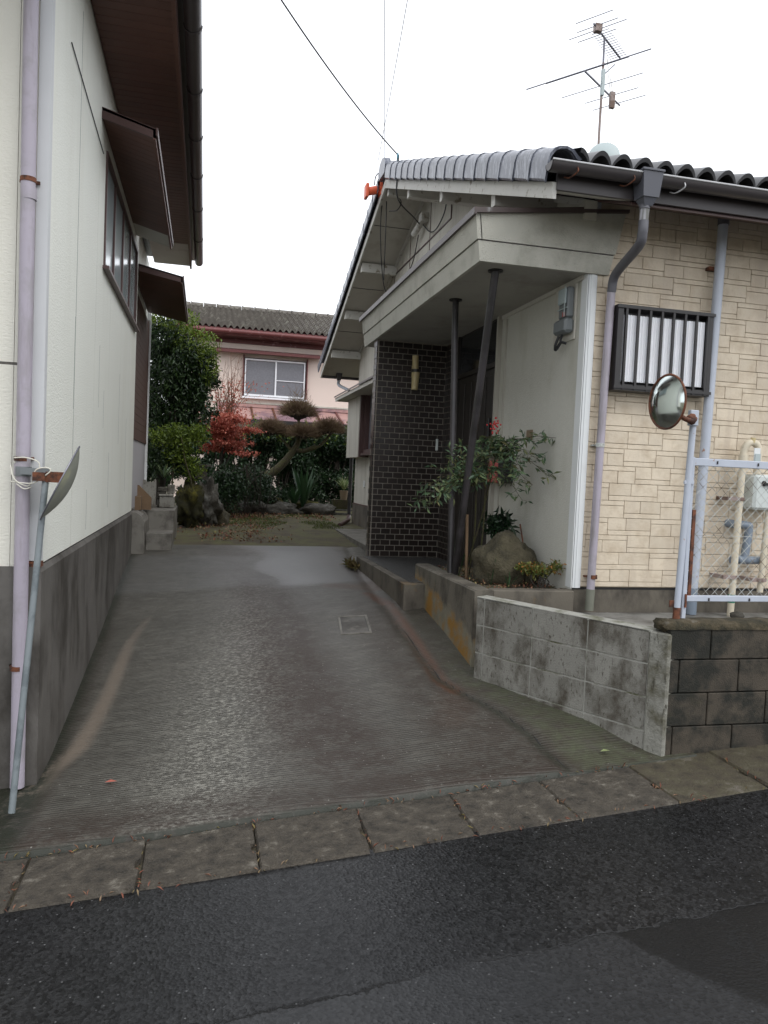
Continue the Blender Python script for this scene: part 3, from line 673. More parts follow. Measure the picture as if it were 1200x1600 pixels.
MB().box(-.80, -.70, 4.285, 4.30, -.11, -.055).box(-.86, -.80, 4.27, 4.30, -.105, -.06).build('bracket', 'rust', PM)
MB().tube([(-.93, 4.39, -.085), (-.93, 4.39, -.035)], .043, 16).box(-.93, -.79, 4.32, 4.345, -.075, -.04).build('clamp_band', 'meter_grey', PM, smooth=True)
RP = thing('rope', (-.93, 4.34, -.05), 'thin white rope looped round the left downpipe and the leaning mirror pole', 'rope')
rp = MB()
rp.tube(spline([(-.985, 4.36, -.03), (-.96, 4.335, -.10), (-.90, 4.33, -.135), (-.87, 4.32, -.11), (-.85, 4.30, -.05), (-.80, 4.29, -.035), (-.775, 4.285, -.05), (-.82, 4.285, -.09), (-.87, 4.31, -.12), (-.98, 4.35, -.115)]), .0035, 6)
rp.tube(spline([(-.965, 4.345, .01), (-.90, 4.335, .012), (-.845, 4.34, -.01), (-.842, 4.34, -.06), (-.85, 4.33, -.075)]), .0035, 6)
rp.tube(spline([(-.95, 4.34, -.125), (-.91, 4.33, -.15), (-.875, 4.33, -.14)]), .0035, 6)
rp.build('rope_loop', 'rope', RP, smooth=True)

# steps at the end of the left wall
ST = thing('entrance_steps', (-.6, 10.3, -1.05), 'grey concrete steps with a sloped cheek wall at the end of the left house plinth', 'steps')
MB().prism([(-.86, 9.80, -1.3), (-.69, 9.80, -1.3), (-.69, 9.80, -.70), (-.73, 9.80, -.62), (-.80, 9.80, -.575), (-.86, 9.80, -.575)], (0, 1.0, 0)).build('cheek_wall', 'step', ST)
MB().box(-.688, -.37, 10.05, 10.62, -1.3, -.845, .008).build('tread', 'step', ST)
MB().box(-.95, -.37, 10.621, 11.9, -1.3, -.585, .008).build('tread', 'step', ST)
tag(MB().prism([(-.84, 10.5, -.58), (-.66, 10.5, -.58), (-.66, 10.5, -.42), (-.82, 10.5, -.26), (-.84, 10.5, -.26)], (0, .04, 0)).build('plywood_sheet', 'wood'), 'brown plywood offcut leaning against the lilac wall behind the step cheek', 'board')
tag(MB().box(-.845, -.77, 10.25, 10.45, -.575, -.40).build('wooden_offcut', 'wood'), 'short pale timber block standing on the left step cheek wall', 'wood block')
cb = MB().prism([(-.82, 11.15, -.585), (-.79, 11.15, -.585), (-.775, 11.15, -.55), (-.69, 11.15, -.55), (-.675, 11.15, -.585), (-.645, 11.15, -.585), (-.645, 11.15, -.20), (-.675, 11.15, -.20), (-.685, 11.15, -.23), (-.775, 11.15, -.23), (-.79, 11.15, -.20), (-.82, 11.15, -.20)], (0, .12, 0))
tag(cb.build('concrete_block', 'block'), 'single hollow concrete block stood on end on the upper step', 'concrete block')
pile = [(-.63, -.50, 11.25, 11.5, -.585, -.47), (-.60, -.395, 11.2, 11.42, -.582, -.43), (-.635, -.52, 11.3, 11.5, -.465, -.37), (-.61, -.41, 11.19, 11.44, -.425, -.395), (-.63, -.50, 11.3, 11.5, -.365, -.30), (-.50, -.40, 11.36, 11.5, -.39, -.26)]
lab = ['lowest rough stone block of the pile, against the upright concrete block', 'wide flat-faced stone block at the right foot of the pile on the steps', 'stone slab lying second from the bottom beside the upright block', 'thin pale slab lying on the wide right-hand block of the pile', 'top slab on the left side of the stone pile by the steps', 'small rough block perched upright at the back right of the stone pile']
for p, l_ in zip(pile, lab):
    mb = MB().box(*p, .008); tag(mb.build('stone_slab', 'rock_grey' if p[0] < -.62 else 'block'), l_, 'stone', 'stones piled on the steps')

# ------------------------------------------------------------------ RIGHT HOUSE
RH = thing('right_house', (5, 9, -1.1), 'single-storey tiled house with beige stone-pattern siding and an entrance canopy', 'house')
GX = 2.80
prof = [(5.45, -1.3), (14.4, -1.3), (14.4, 2.24), (10.1, 3.85), (5.45, 2.17)]
MB().prism([(GX, y, z) for y, z in prof], (7, 0, 0)).build('wall', 'gable', RH)
MB().prism([(GX-.012, y, z) for y, z in [(5.42, -.84), (7.12, -.84), (7.12, 1.62), (5.42, 1.62)]], (.012, 0, 0)).build('entrance_wall', 'entry_wall', RH)
# gable panel lines: raised boards
MB().prism([(GX-.014, y, z) for y, z in [(9.0, 3.12), (14.38, 3.12), (14.38, 3.135), (9.0, 3.135)]], (.013, 0, 0)).build('gable_batten', 'brown', RH)
MB().prism([(GX-.014, y, z) for y, z in [(8.985, 3.12), (9.0, 3.12), (9.0, 3.45), (8.985, 3.44)]], (.013, 0, 0)).build('gable_batten', 'brown', RH)
for yy, z1 in ((9.9, 3.76), (10.9, 3.55), (11.8, 3.2), (12.7, 2.87)):
    MB().box(GX-.006, GX, yy, yy+.012, 1.9, z1).build('panel_joint', 'brown', RH)
MB().box(2.74, 9.8, 5.42, 5.5, -1.3, -.815).build('foundation', 'planter', RH)
MB().box(GX-.02, GX+.2, 12.0, 14.42, -1.2, -.56).build('foundation', 'planter', RH)
MB().box(GX-.015, GX+.03, 11.9, 14.41, -.56, -.535).build('base_flashing', 'brown', RH)
MB().box(2.80, 9.8, 5.43, 5.46, -.815, -.795).build('base_flashing', 'iron', RH)
# stone-pattern siding
SD = MB().box(2.86, 9.8, 5.425, 5.452, -.795, 2.25).build('siding', 'siding_gap', RH)
stones = []; strips = []; far = []
z = -.79; row = 0
while z < 2.2:
    H = .135; x = 2.862-(row*.217) % .5; kind = row % 2
    while x < 9.7:
        w = random.uniform(.26, .48); e = x+w; hs_ = .096; 
        def put(x0, x1, z0, z1, lst):
            x0 = max(x0, 2.864); 
            if x1-x0 > .02: lst.append((x0+.0015, x1-.0015, z0+.0015, min(z1, 2.22)-.0015, random.uniform(0, .006)))
        if kind:
            put(x, e, z+hs_, z+H, strips); zz = (z, z+hs_)
        else:
            put(x, e, z, z+H-hs_, strips); zz = (z+H-hs_, z+H)
        cut = x+w*random.uniform(.4, .6) if w > .30 else None
        for q0, q1 in (((x, cut), (cut, e)) if cut else ((x, e),)): put(q0, q1, zz[0], zz[1], stones)
        kind ^= random.random() < .75; x = e
    z += H; row += 1
def stone_mb(mb, s): mb.box(s[0], s[1], 5.412-s[4]*.6, 5.426, s[2], s[3], .0025)
vis = [s for s in stones if s[0] < 4.45]
vis.sort(key=lambda s: -(s[1]-s[0])*(s[3]-s[2]))
for s in vis[:300]:
    mb = MB(); stone_mb(mb, s); mb.build('siding_stone', 'siding', SD)
mb = MB()
for s in vis[300:]+[s for s in stones if s[0] >= 4.45]+strips: stone_mb(mb, s)
mb.build('siding_strip', 'siding', SD, kind='stuff')
MB().box(2.79, 2.862, 5.405, 5.43, -.80, 2.2).box(2.783, 2.795, 5.405, 5.50, -.80, 1.61).build('corner_trim', 'trim_white', RH)
MB().box(2.815, 2.845, 5.398, 5.406, -.80, 2.2).build('corner_trim_rib', 'trim_white', RH)

# barred window
gw = thing('window_grille', (3.4, 5.35, .73), 'x', 'x'); del gw['label'], gw['category']; gw.parent = RH; gw.location = Vector((3.4, 5.35, .73))-wloc(RH); gw.name = 'window'
x0, x1, z0, z1 = 2.985, 3.80, .725, 1.365
MB().box(x0+.02, x1-.02, 5.405, 5.412, z0+.02, z1-.02).build('pane', 'glass_back', gw)
xx = x0+.06
while xx < x1-.07:
    MB().prism([(xx, 5.312, z0+.07), (xx+.008, 5.304, z0+.07), (xx+.018, 5.304, z0+.07), (xx+.0262, 5.314, z0+.07), (xx+.0262, 5.320, z0+.07), (xx, 5.320, z0+.07)], (0, 0, .50)).build('louvre', 'blind', gw); xx += .0262
MB().box(x0, x1, 5.28, 5.412, z1-.03, z1).box(x0, x1, 5.28, 5.412, z0, z0+.045).box(x0, x0+.045, 5.28, 5.412, z0+.045, z1-.03).box(x1-.03, x1, 5.28, 5.412, z0+.045, z1-.03).build('window_frame', 'iron', gw)
for k in range(8):
    xb = x0+.06+k*.1; MB().box(xb, xb+.018, 5.272, 5.290, z0+.005, z1-.005).build('bar', 'iron', gw)
for a_ in (z1-.028, z0+.012): MB().box(x0-.01, x1+.01, 5.268, 5.279, a_, a_+.022).build('grille_rail', 'iron', gw)
mb = MB()
for k in range(8):
    for zz in (z0+.14, z1-.14): mb.tube([(x0+.069+k*.1, 5.273, zz), (x0+.069+k*.1, 5.278, zz)], .006, 6)
mb.build('rivets', 'iron', gw)

# roof: slopes, eaves, purlins, tiles
SL = (3.85-2.17)/(10.1-5.45); ang = math.atan(SL)
def zs(y): return 3.85-SL*abs(y-10.1)       # underside of the roof deck
RX0 = 2.23
RF = MB().prism([(RX0, 4.86, zs(4.86)), (RX0, 10.1, zs(10.1)), (RX0, 15.35, zs(15.35)), (RX0, 15.35, zs(15.35)+.05), (RX0, 10.1, zs(10.1)+.055), (RX0, 4.86, zs(4.86)+.05)], (7.9, 0, 0)).build('roof', 'soffit_white', RH)
for ya, yb in ((4.85, 10.1), (10.1, 15.36)):
    dz = .10
    MB().prism([(RX0-.025, ya, zs(ya)-.055), (RX0-.025, yb, zs(yb)-.055), (RX0-.025, yb, zs(yb)+.055), (RX0-.025, ya, zs(ya)+.055)], (.028, 0, 0)).build('bargeboard', 'purlin', RF)
for yy in (6.1, 7.62, 9.0, 10.1, 11.75, 13.05, 14.35):
    h = zs(yy); MB().box(RX0+.02, GX, yy-.045, yy+.045, h-.15, h-.012).build('purlin', 'purlin', RF)
for yy in (5.4, 6.9, 8.3, 9.6, 10.9, 12.4, 13.7):
    MB().box(RX0+.005, GX, yy-.003, yy+.003, zs(yy)-.008, zs(yy)-.001).build('soffit_joint', 'gutter', RF)
MB().prism([(GX-.03, y, z) for y, z in [(5.46, zs(5.46)-.05), (10.1, zs(10.1)-.05), (14.38, zs(14.38)-.05), (14.38, zs(14.38)), (10.1, zs(10.1)), (5.46, zs(5.46))]], (.03, 0, 0)).build('frieze_board', 'purlin', RF)
# front eave soffit and dark fascia
MB().prism([(GX, 4.862, zs(4.86)-.02), (GX, 5.45, zs(5.45)-.02), (GX, 5.45, zs(5.45)-.004), (GX, 4.862, zs(4.86)-.004)], (7, 0, 0)).build('eave_soffit', 'brown', RF)
MB().box(RX0, 10.1, 4.835, 4.862, zs(4.86)-.0, zs(4.86)+.15).build('fascia', 'gutter', RF)
MB().box(2.70, 2.80, 5.35, 5.45, 1.98, 2.12).build('eave_bracket', 'gable', RF)
# edge tiles down the gable rake
Lt = .315; n_t = 17
def edge_tile():
    mb = MB(); out = [(-.075, -.145), (-.078, -.03), (-.070, .02), (-.045, .055), (-.01, .072), (.04, .076), (.09, .062), (.13, .03), (.16, .01)]
    inn = [(x*.86+.004, z-.016) for x, z in out]; n = len(out)
    for yy, sc, dz in ((0, 1.0, 0), (.02, 1.0, 0), (.021, .93, -.003), (Lt+.02, .90, -.006)):
        for x, z_ in out: mb.v.append((x*sc, yy, z_*sc+dz))
        for x, z_ in inn: mb.v.append((x*sc, yy, z_*sc+dz))
    for k in range(3):
        o = k*2*n; p = (k+1)*2*n
        for i in range(n-1):
            mb.f += [(o+i, p+i, p+i+1, o+i+1), (o+n+i, o+n+i+1, p+n+i+1, p+n+i)]
        mb.f.append((o, o+n, p+n, p))
    for i in range(n-1): mb.f.append((i, i+1, n+i+1, n+i))
    return mb
me_e = shared('edge_tile', edge_tile(), 'tile', True)
for k in range(n_t):
    s_ = k*Lt; y_ = 4.80+s_*math.cos(ang); z_ = zs(4.80)+.205+s_*math.sin(ang)+.008
    if y_ < 10.02: place('edge_tile', me_e, (RX0-.01, y_, z_), RF, (ang+.02, 0, 0))
    y_ = 15.40-s_*math.cos(ang)
    if y_ > 10.2: place('edge_tile', me_e, (RX0-.01, y_, z_), RF, (ang+.02, 0, math.pi), (-1, 1, 1))
# double-wave field tiles, two courses as single tiles, the rest as corrugated courses
def wave_profile(x, pitch=.16, amp=.042): return amp*(2*abs(math.cos(math.pi*x/pitch))**.75-1)
def wave_tile(w=.32, L=.36, t=.014):
    mb = MB(); N = 25
    for yy, dz in ((0, .012), (L, 0)):
        for i in range(N): x = w*i/(N-1); mb.v.append((x, yy, wave_profile(x)+dz))
        for i in range(N): x = w*i/(N-1); mb.v.append((x, yy, wave_profile(x)+dz-t-(.016 if yy == 0 else 0)))
    for i in range(N-1):
        a, b_, c, d = i, N+i, 2*N+i, 3*N+i
        mb.f += [(a, a+1, c+1, c), (b_, d, d+1, b_+1), (a, b_, b_+1, a+1), (c, c+1, d+1, d)]
    return mb
me_w = shared('roof_tile', wave_tile(), 'tile_dark', True)
for r_ in range(2):
    for k in range(24):
        s_ = -.03+r_*Lt
        place('roof_tile', me_w, (RX0+.12+k*.32, 4.80+s_*math.cos(ang), zs(4.80)+.24+s_*math.sin(ang)), RF, (ang, 0, 0))
mb = MB()
for side in (0, 1):
    for r_ in range(2 if side == 0 else 0, n_t+1):
        s0 = -.03+r_*Lt; N = 240
        o = len(mb.v)
        for s_, dz in ((s0, .012), (s0+Lt+.03, 0)):
            for i in range(N):
                x = i*7.68/(N-1); y_ = 4.80+s_*math.cos(ang); y_ = min(y_, 10.1); zz = zs(4.80)+.24+s_*math.sin(ang)+wave_profile(x)+dz
                mb.v.append((RX0+.12+x, y_ if side == 0 else 20.2-y_, min(zz, zs(10.1)+.27)))
        for i in range(N-1): mb.f.append((o+i, o+i+1, o+N+i+1, o+N+i))
mb.build('roof_tile_courses', 'tile_dark', RF, kind='stuff')
for k in range(21):
    q = MB(); xk = RX0+.0+k*.36
    pts = [(xk, 10.1+.13*math.cos(a), 4.03+.12*math.sin(a)) for a in [i*math.pi/8 for i in range(9)]]
    q.prism(pts+[(xk, 9.97, 3.95), (xk, 10.23, 3.95)], (.352, 0, 0)); q.build('ridge_tile', 'tile', RF, smooth=True)
q = MB().prism([(RX0-.08, y, z) for y, z in [(9.93, 3.93), (10.27, 3.93), (10.30, 4.03), (10.24, 4.13), (10.1, 4.17), (9.96, 4.13), (9.90, 4.03)]], (.08, 0, 0)).build('ridge_end_tile', 'tile', RF)
# front gutter, hopper and pipes
zgt = zs(4.86)+.135
def gutter_run(x0, x1, y, z, r=.058):
    pr = [(y+r*math.cos(a), z+r*math.sin(a)) for a in [math.pi+i*math.pi/10 for i in range(11)]]
    pr += [(y+(r-.006)*math.cos(a), z+(r-.006)*math.sin(a)) for a in [2*math.pi-i*math.pi/10 for i in range(11)]]
    mb = MB().prism([(x0, a, b_) for a, b_ in pr], (x1-x0, 0, 0))
    half = [(x0, y+r*math.cos(a), z+r*math.sin(a)) for a in [math.pi+i*math.pi/10 for i in range(11)]]
    mb.prism(half, (.004, 0, 0)); return mb
GU = gutter_run(2.13, 9.6, 4.76, zgt).build('gutter', 'gutter', RF, smooth=True)
MB().tube([(2.13, 4.70, zgt+.002), (9.6, 4.70, zgt+.002)], .006, 6).build('gutter_rim', 'gutter_rim', GU)
for xk in (2.31, 2.72, 3.10, 3.9, 4.6):
    MB().tube(spline([(xk, 4.72, zgt-.01), (xk, 4.70, zgt-.05), (xk-.01, 4.725, zgt-.068), (xk-.03, 4.77, zgt-.078), (xk-.045, 4.81, zgt-.06)]), .0045, 6).build('gutter_bracket', 'rust' if xk < 2.8 else 'gutter_rim', GU, smooth=True)
def pyr(x0, x1, y0, y1, z0, z1, k):
    cx, cy = (x0+x1)/2, (y0+y1)/2
    v = [(cx+(x-cx)*k, cy+(y-cy)*k, z0) for x, y in ((x0, y0), (x1, y0), (x1, y1), (x0, y1))]+[(x, y, z1) for x, y in ((x0, y0), (x1, y0), (x1, y1), (x0, y1))]
    return MB().add(v, [(0, 3, 2, 1), (4, 5, 6, 7), (0, 1, 5, 4), (1, 2, 6, 5), (2, 3, 7, 6), (3, 0, 4, 7)])
hp = pyr(2.775, 2.925, 4.685, 4.83, zgt-.15, zgt+.022, .78); hp.add(*(lambda q: (q.v, q.f))(MB().box(2.768, 2.932, 4.678, 4.84, zgt+.012, zgt+.028, .003)))
hp.add(*(lambda q: (q.v, q.f))(pyr(2.80, 2.90, 4.71, 4.81, zgt-.20, zgt-.15, .6)))
hp.build('rain_hopper', 'hopper', GU)
MB().tube([(2.845, 4.765, zgt-.19), (2.842, 4.765, 1.76)], .031, 16).build('downpipe', 'downpipe_weathered', RF, smooth=True)
MB().tube([(2.843, 4.765, zgt-.215), (2.843, 4.765, zgt-.185)], .036, 16).build('pipe_socket', 'elbow', RF, smooth=True)
MB().tube(spline([(2.842, 4.765, 1.80), (2.842, 4.77, 1.72), (2.86, 4.84, 1.655), (2.93, 5.20, 1.60), (2.945, 5.31, 1.55), (2.95, 5.34, 1.46)]), .034, 16).build('downpipe_elbow', 'elbow', RF, smooth=True)
DP = MB().tube([(2.95, 5.34, 1.5), (2.935, 5.345, .5), (2.92, 5.35, -.95)], .031, 16).build('downpipe', 'downpipe', RH, smooth=True)
for zz in (.29, -.72): MB().tube([(2.932, 5.346, zz), (2.932, 5.346, zz+.03)], .035, 16).box(2.885, 2.98, 5.372, 5.41, zz+.008, zz+.02).build('pipe_clip', 'rust' if zz < 0 else 'wire', DP, smooth=True)
MB().tube([(2.9225, 5.35, -.80), (2.919, 5.35, -.965)], .0335, 16).build('pipe_sleeve', 'pipe_sleeve', DP, smooth=True)
DP = MB().tube([(3.87, 5.33, 2.25), (3.83, 5.33, .3), (3.80, 5.335, -.99)], .038, 16).build('downpipe', 'fence', RH, smooth=True)
MB().tube([(3.80, 5.335, -.99), (3.80, 5.335, -.78)], .042, 16).build('pipe_socket', 'pipe_blue', DP, smooth=True)
MB().tube([(3.868, 5.33, 2.06), (3.868, 5.33, 2.30)], .043, 16).build('pipe_socket', 'elbow', DP, smooth=True)
MB().tube([(3.81, 5.335, .19), (3.81, 5.335, .235)], .041, 16).build('pipe_cap', 'blue', DP, smooth=True)
MB().box(3.79, 3.90, 5.36, 5.41, 1.72, 1.745).build('pipe_clip', 'rust', DP)

# canopy over the entrance
CN = thing('canopy', (2.3, 7, 1.6), 'x', 'x'); del CN['label'], CN['category']; CN.parent = RH; CN.location = Vector((2.3, 7, 1.6))-wloc(RH)
CY0, CY1 = 5.385, 9.5
MB().box(1.92, 2.80, CY0+.02, CY1, 1.60, 1.625).build('canopy_soffit', 'soffit_shaded', CN)
def fascia_front(z0, z1, xl0, xl1, xr0, xr1, y): return MB().prism([(xl0+.0305, y, z0), (xr0, y, z0), (xr1, y, z1), (xl1+.0305, y, z1)], (0, .03, 0))
def lx(z): return 1.905-(z-1.595)*.12
def rx(z): return 2.945+(z-1.595)*.22
z_l = 1.745
for (za, zb, o_) in ((1.595, 1.742, 0), (1.750, 1.93, .008)):
    fascia_front(za, zb, lx(za)-o_, lx(zb)-o_, rx(za)+o_, rx(zb)+o_, CY0-o_).build('canopy_fascia', 'canopy', CN)
    MB().prism([(lx(za)-o_, CY0-o_, za), (lx(zb)-o_, CY0-o_, zb), (lx(zb)+.03, CY0-o_, zb), (lx(za)+.03, CY0-o_, za)], (0, CY1-CY0+.02, 0)).build('canopy_fascia', 'canopy', CN)
# upper edge follows the roof slope
MB().prism([(lx(1.93)-.008, CY0-.008, 1.93), (rx(1.93)+.008, CY0-.008, 1.93), (rx(2.06)+.008, CY0-.008, 2.06), (2.55, CY0-.008, 2.035)], (0, .03, 0)).build('canopy_gusset', 'canopy', CN)
MB().box(lx(1.745)+.004, rx(1.74), CY0+.006, CY0+.02, 1.73, 1.76).build('canopy_groove', 'gutter', CN)
MB().prism([(1.845, CY0-.02, 1.932), (2.81, CY0-.02, 2.06), (2.81, CY0-.02, 2.085), (1.845, CY0-.02, 1.957)], (0, CY1-CY0+.1, 0)).build('canopy_roof', 'brown_drip', CN)
MB().prism([(1.835, CY0-.035, 1.915), (1.855, CY0-.035, 1.915), (1.855, CY0-.035, 1.965), (1.835, CY0-.035, 1.965)], (0, CY1-CY0+.12, 0)).build('drip_edge', 'brown_drip', CN)
MB().prism([(1.84, CY0-.036, 1.925), (3.07, CY0-.036, 2.065), (3.07, CY0-.036, 2.09), (1.84, CY0-.036, 1.962)], (0, .02, 0)).build('drip_edge', 'brown_drip', CN)
for yy in (6.0, 7.2, 8.4): MB().box(1.85, 1.90, yy, yy+.06, 1.955, 1.985).build('seam_clip', 'brown_drip', CN)
MB().box(GX-.03, GX-.013, 5.46, 7.1, 1.565, 1.60).build('soffit_cove', 'soffit_white', CN)
FT = Vector((2.13, 6.33, -.82))
for top, lab_ in (((2.139, 6.632, 1.6), 0), ((2.113, 5.60, 1.6), 1)):
    ft = FT+Vector((-.012 if lab_ == 0 else .015, .02 if lab_ == 0 else -.015, 0))
    C_ = MB().tube([ft, top], .030 if lab_ else .028, 18).build('column', 'column', CN, smooth=True)
    MB().tube([(top[0], top[1], 1.588), (top[0], top[1], 1.60)], .058, 20).build('column_flange', 'iron', C_, smooth=True)

# dark tiled walls of the porch
me_t = shared('brick', MB().box(0, .1095, 0, .012, 0, .0585, .003), 'brick')
BW = MB().box(1.955, 2.80, 8.90, 9.08, -1.1, 1.62).build('brick_wall', 'brick_joint', RH)
for r_ in range(38):
    z_ = -.96+r_*.067; off = (r_ % 2)*.059
    x_ = 1.957-off if off else 1.957
    while x_ < 2.786:
        a = max(x_, 1.956); w = min(x_+.1095, 2.787)-a
        if w > .02: place('brick', me_t, (a, 8.892, z_+.004), BW, scale=(w/.1095, 1, 1))
        x_ += .118
me_t2 = shared('brick', MB().box(0, .012, 0, .1095, 0, .0585, .003), 'brick')
BR = MB().box(2.79, 2.81, 8.36, 8.90, -1.1, 1.62).build('brick_return_wall', 'brick_joint', RH)
for r_ in range(38):
    z_ = -.96+r_*.067; y_ = 8.89+(r_ % 2)*.059
    while y_ > 8.37:
        b1 = min(y_, 8.886); b0 = max(y_-.1095, 8.362)
        if b1-b0 > .02: place('brick', me_t2, (2.782, b0, z_+.004), BR, scale=(1, (b1-b0)/.1095, 1))
        y_ -= .118
BS = MB().box(1.94, 1.957, 8.905, 9.08, -1.1, 1.6).build('brick_end', 'brick_joint', BW)
for r_ in range(0, 38):
    z_ = -.96+r_*.067; w = .16 if r_ % 2 else .10
    MB().box(1.934, 1.946, 8.905, 8.905+w, z_+.004, z_+.0625).build('brick', 'brick', BW)
# entrance door
DR = MB().box(2.775, 2.82, 7.16, 8.36, -.96, 1.60).build('door', 'door', RH)
RHd = MB().box(2.745, 2.80, 7.121, 7.16, -.96, 1.598).build('door_frame', 'door_frame', RH)
MB().box(2.75, 2.776, 8.325, 8.365, -.96, 1.599).box(2.75, 2.776, 7.16, 8.325, 1.12, 1.17).build('door_frame', 'door', RH)
MB().box(2.768, 2.776, 7.18, 8.31, 1.18, 1.58).build('transom_pane', 'glass_dark', DR)
for k in range(5): MB().box(2.764, 2.778, 7.22+k*.22, 7.38+k*.22, -.85, 1.05, .004).build('door_panel', 'door', DR)
MB().tube([(2.75, 7.27, .30), (2.75, 7.27, .62)], .012, 8).build('door_handle', 'black', DR)
MB().box(2.775, 2.80, 6.98, 7.0, -.75, 1.55).build('pale_conduit', 'door_frame', RH)
tag(MB().box(2.70, 2.73, 8.878, 8.89, .33, .47, .003).build('doorbell', 'meter_white'), 'small white intercom plate on the dark brick wall by the door', 'doorbell')
# wall lamp
WL = thing('wall_lamp', (2.395, 8.85, 1.25), 'ivory two-tube wall lamp fixed high on the dark brick wall', 'lamp')
MB().tube([(2.39, 8.83, 1.26), (2.385, 8.83, 1.43)], .038, 16).build('lamp_tube', 'lamp', WL, smooth=True)
MB().tube([(2.40, 8.83, 1.245), (2.39, 8.83, 1.03)], [.048, .038], 16).build('lamp_tube', 'lamp', WL, smooth=True)
MB().tube([(2.395, 8.83, 1.235), (2.395, 8.83, 1.27)], .052, 16).build('lamp_band', 'iron', WL, smooth=True)
MB().box(2.36, 2.40, 8.85, 8.89, 1.18, 1.31).build('lamp_mount', 'lamp', WL)

# window bay at the back of the gable wall
HD = MB().prism([(2.42, 10.6, 1.39), (2.80, 10.6, 1.39), (2.80, 10.6, 1.66), (2.42, 10.6, 1.455)], (0, 4.15, 0)).build('window_hood', 'soffit_white', RH)
MB().prism([(2.40, 10.58, 1.455), (2.81, 10.58, 1.705), (2.81, 10.58, 1.73), (2.40, 10.58, 1.485)], (0, 4.2, 0)).build('hood_roof', 'brown_drip', HD)
MB().box(2.62, 2.80, 13.3, 14.42, .31, 1.50).build('shutter_box', 'gable', RH)
MB().box(2.63, 2.80, 13.25, 13.3, .31, 1.50).build('shutter_box_trim', 'brown', RH)
BWN = MB().box(2.785, 2.80, 11.9, 13.25, .40, 1.48).build('window', 'glass_back', RH)
frame((11.9, 13.25, .38, 1.50), 2.70, 2.785, .06, 'window_frame', 'brown', BWN)
MB().box(2.74, 2.77, 12.55, 12.6, .44, 1.44).build('mullion', 'trim_white', BWN)
MB().box(2.66, 2.80, 11.85, 13.3, .34, .38).build('window_sill', 'brown', BWN)
MB().box(2.775, 2.80, 13.4, 13.46, -.22, -.10, .003).build('socket_cover', 'trim_white', RH)
# rear gutter hopper and pipe
pyr(2.50, 2.62, 15.2, 15.32, 1.86, 2.0, .6).build('rain_hopper', 'gutter', RH)
MB().tube(spline([(2.56, 15.26, 1.86), (2.56, 15.2, 1.76), (2.70, 14.8, 1.62), (2.75, 14.6, 1.5), (2.745, 14.5, 1.3)]), .03, 12).build('downpipe', 'fence', RH, smooth=True)
MB().tube([(2.745, 14.5, 1.35), (2.735, 14.5, -.82)], .034, 12).build('downpipe', 'column', RH, smooth=True)
MB().tube([(2.735, 14.5, -.80), (2.70, 14.35, -.87), (2.42, 13.7, -.93)], .04, 12).build('drain_elbow', 'brown', RH, smooth=True)
MB().box(RX0, 9.8, 15.36, 15.46, zs(15.36)-.04, zs(15.36)+.06).build('gutter', 'gutter', RH)

# ------------------------------------------------------------------ platform, planter, terrace, block walls
pf = MB().box(1.79, 2.80, 6.66, 8.90, -1.4, -.965, .006)
PF = tag(pf.build('entrance_platform', 'planter'), 'low concrete entrance platform in front of the dark brick wall', 'platform')
MB().box(1.87, 2.79, 6.74, 8.88, -.966, -.960).build('pebble_surface', 'pebble', PF)
PL = thing('planter_wall', (2.1, 6, -1.3), 'low L-shaped concrete planter wall with ochre stains beside the driveway', 'planter wall')
MB().prism([(1.985, 5.355, -1.9), (2.13, 5.355, -1.9), (2.13, 5.355, -.828), (2.118, 5.355, -.818), (1.997, 5.355, -.818), (1.985, 5.355, -.83)], (0, 1.65, 0)).build('side_wall', 'planter_stained', PL)
MB().box(2.131, 2.79, 5.355, 5.48, -1.9, -.818, .006).build('front_wall', 'planter', PL)
sb = MB(); n = 26
for j in range(n):
    for i in range(n):
        x = 2.10+.70*i/(n-1); y = 5.45+1.6*j/(n-1); sb.v.append((x, y, -.855+.03*noise.noise(Vector((x*7, y*7, 0)))+.015*noise.noise(Vector((x*25, y*25, 0)))))
for j in range(n-1):
    for i in range(n-1): a = j*n+i; sb.f.append((a, a+1, a+n+1, a+n))
struct(sb.build('planter_soil', 'planter_soil', smooth='all'))
MB_pad = MB().prism([(2.02, 5.36, -1.10), (2.72, 4.02, -1.10), (9.8, 4.02, -1.10), (9.8, 5.43, -1.10), (2.02, 5.43, -1.10)], (0, 0, .105))
struct(MB_pad.build('terrace', 'pad'))

A0 = Vector((1.94, 5.19, 0)); B0 = Vector((2.64, 3.90, 0)); dA = (B0-A0).normalized(); nA = Vector((-dA.y, dA.x, 0)) # back side
if nA.x < 0: nA = -nA
AW = thing('angled_block_wall', (2.3, 4.5, -1.5), 'light grey concrete block wall slanting from the planter to the street corner', 'wall')
def ang_box(u0, u1, z0, z1, d0, d1, name, m, parent, bev=.004):
    q = MB().box(u0, u1, d0, d1, z0, z1, bev); q.v = [tuple(A0+dA*v[0]+nA*v[1]+Vector((0, 0, v[2]))) for v in q.v]; return q.build(name, m, parent)
Ln = (B0-A0).length
ang_box(.004, Ln-.004, -1.95, -.855, .006, .10, 'wall_core', 'mortar', AW, 0)
for r_ in range(5):
    zt = -.845-r_*.2 if r_ else -.840; zb = -.845-(r_+1)*.2+.008
    js = [0, .075, .50, .93, Ln-.115] if r_ < 4 else [0, .5, .93, Ln-.115]
    for a, c in zip(js[:-1], js[1:]): ang_box(a+.005, c-.005, zb+.002, zt, 0, .006, 'block', 'block', AW, .0025)
ang_box(Ln-.115, Ln+.012, -1.9, -.842, -.006, .10, 'corner_mortar', 'mortar_worn', AW, .008)
ang_box(.0, Ln-.1, -.856, -.836, .0, .11, 'wall_cap', 'mortar', AW, .004)
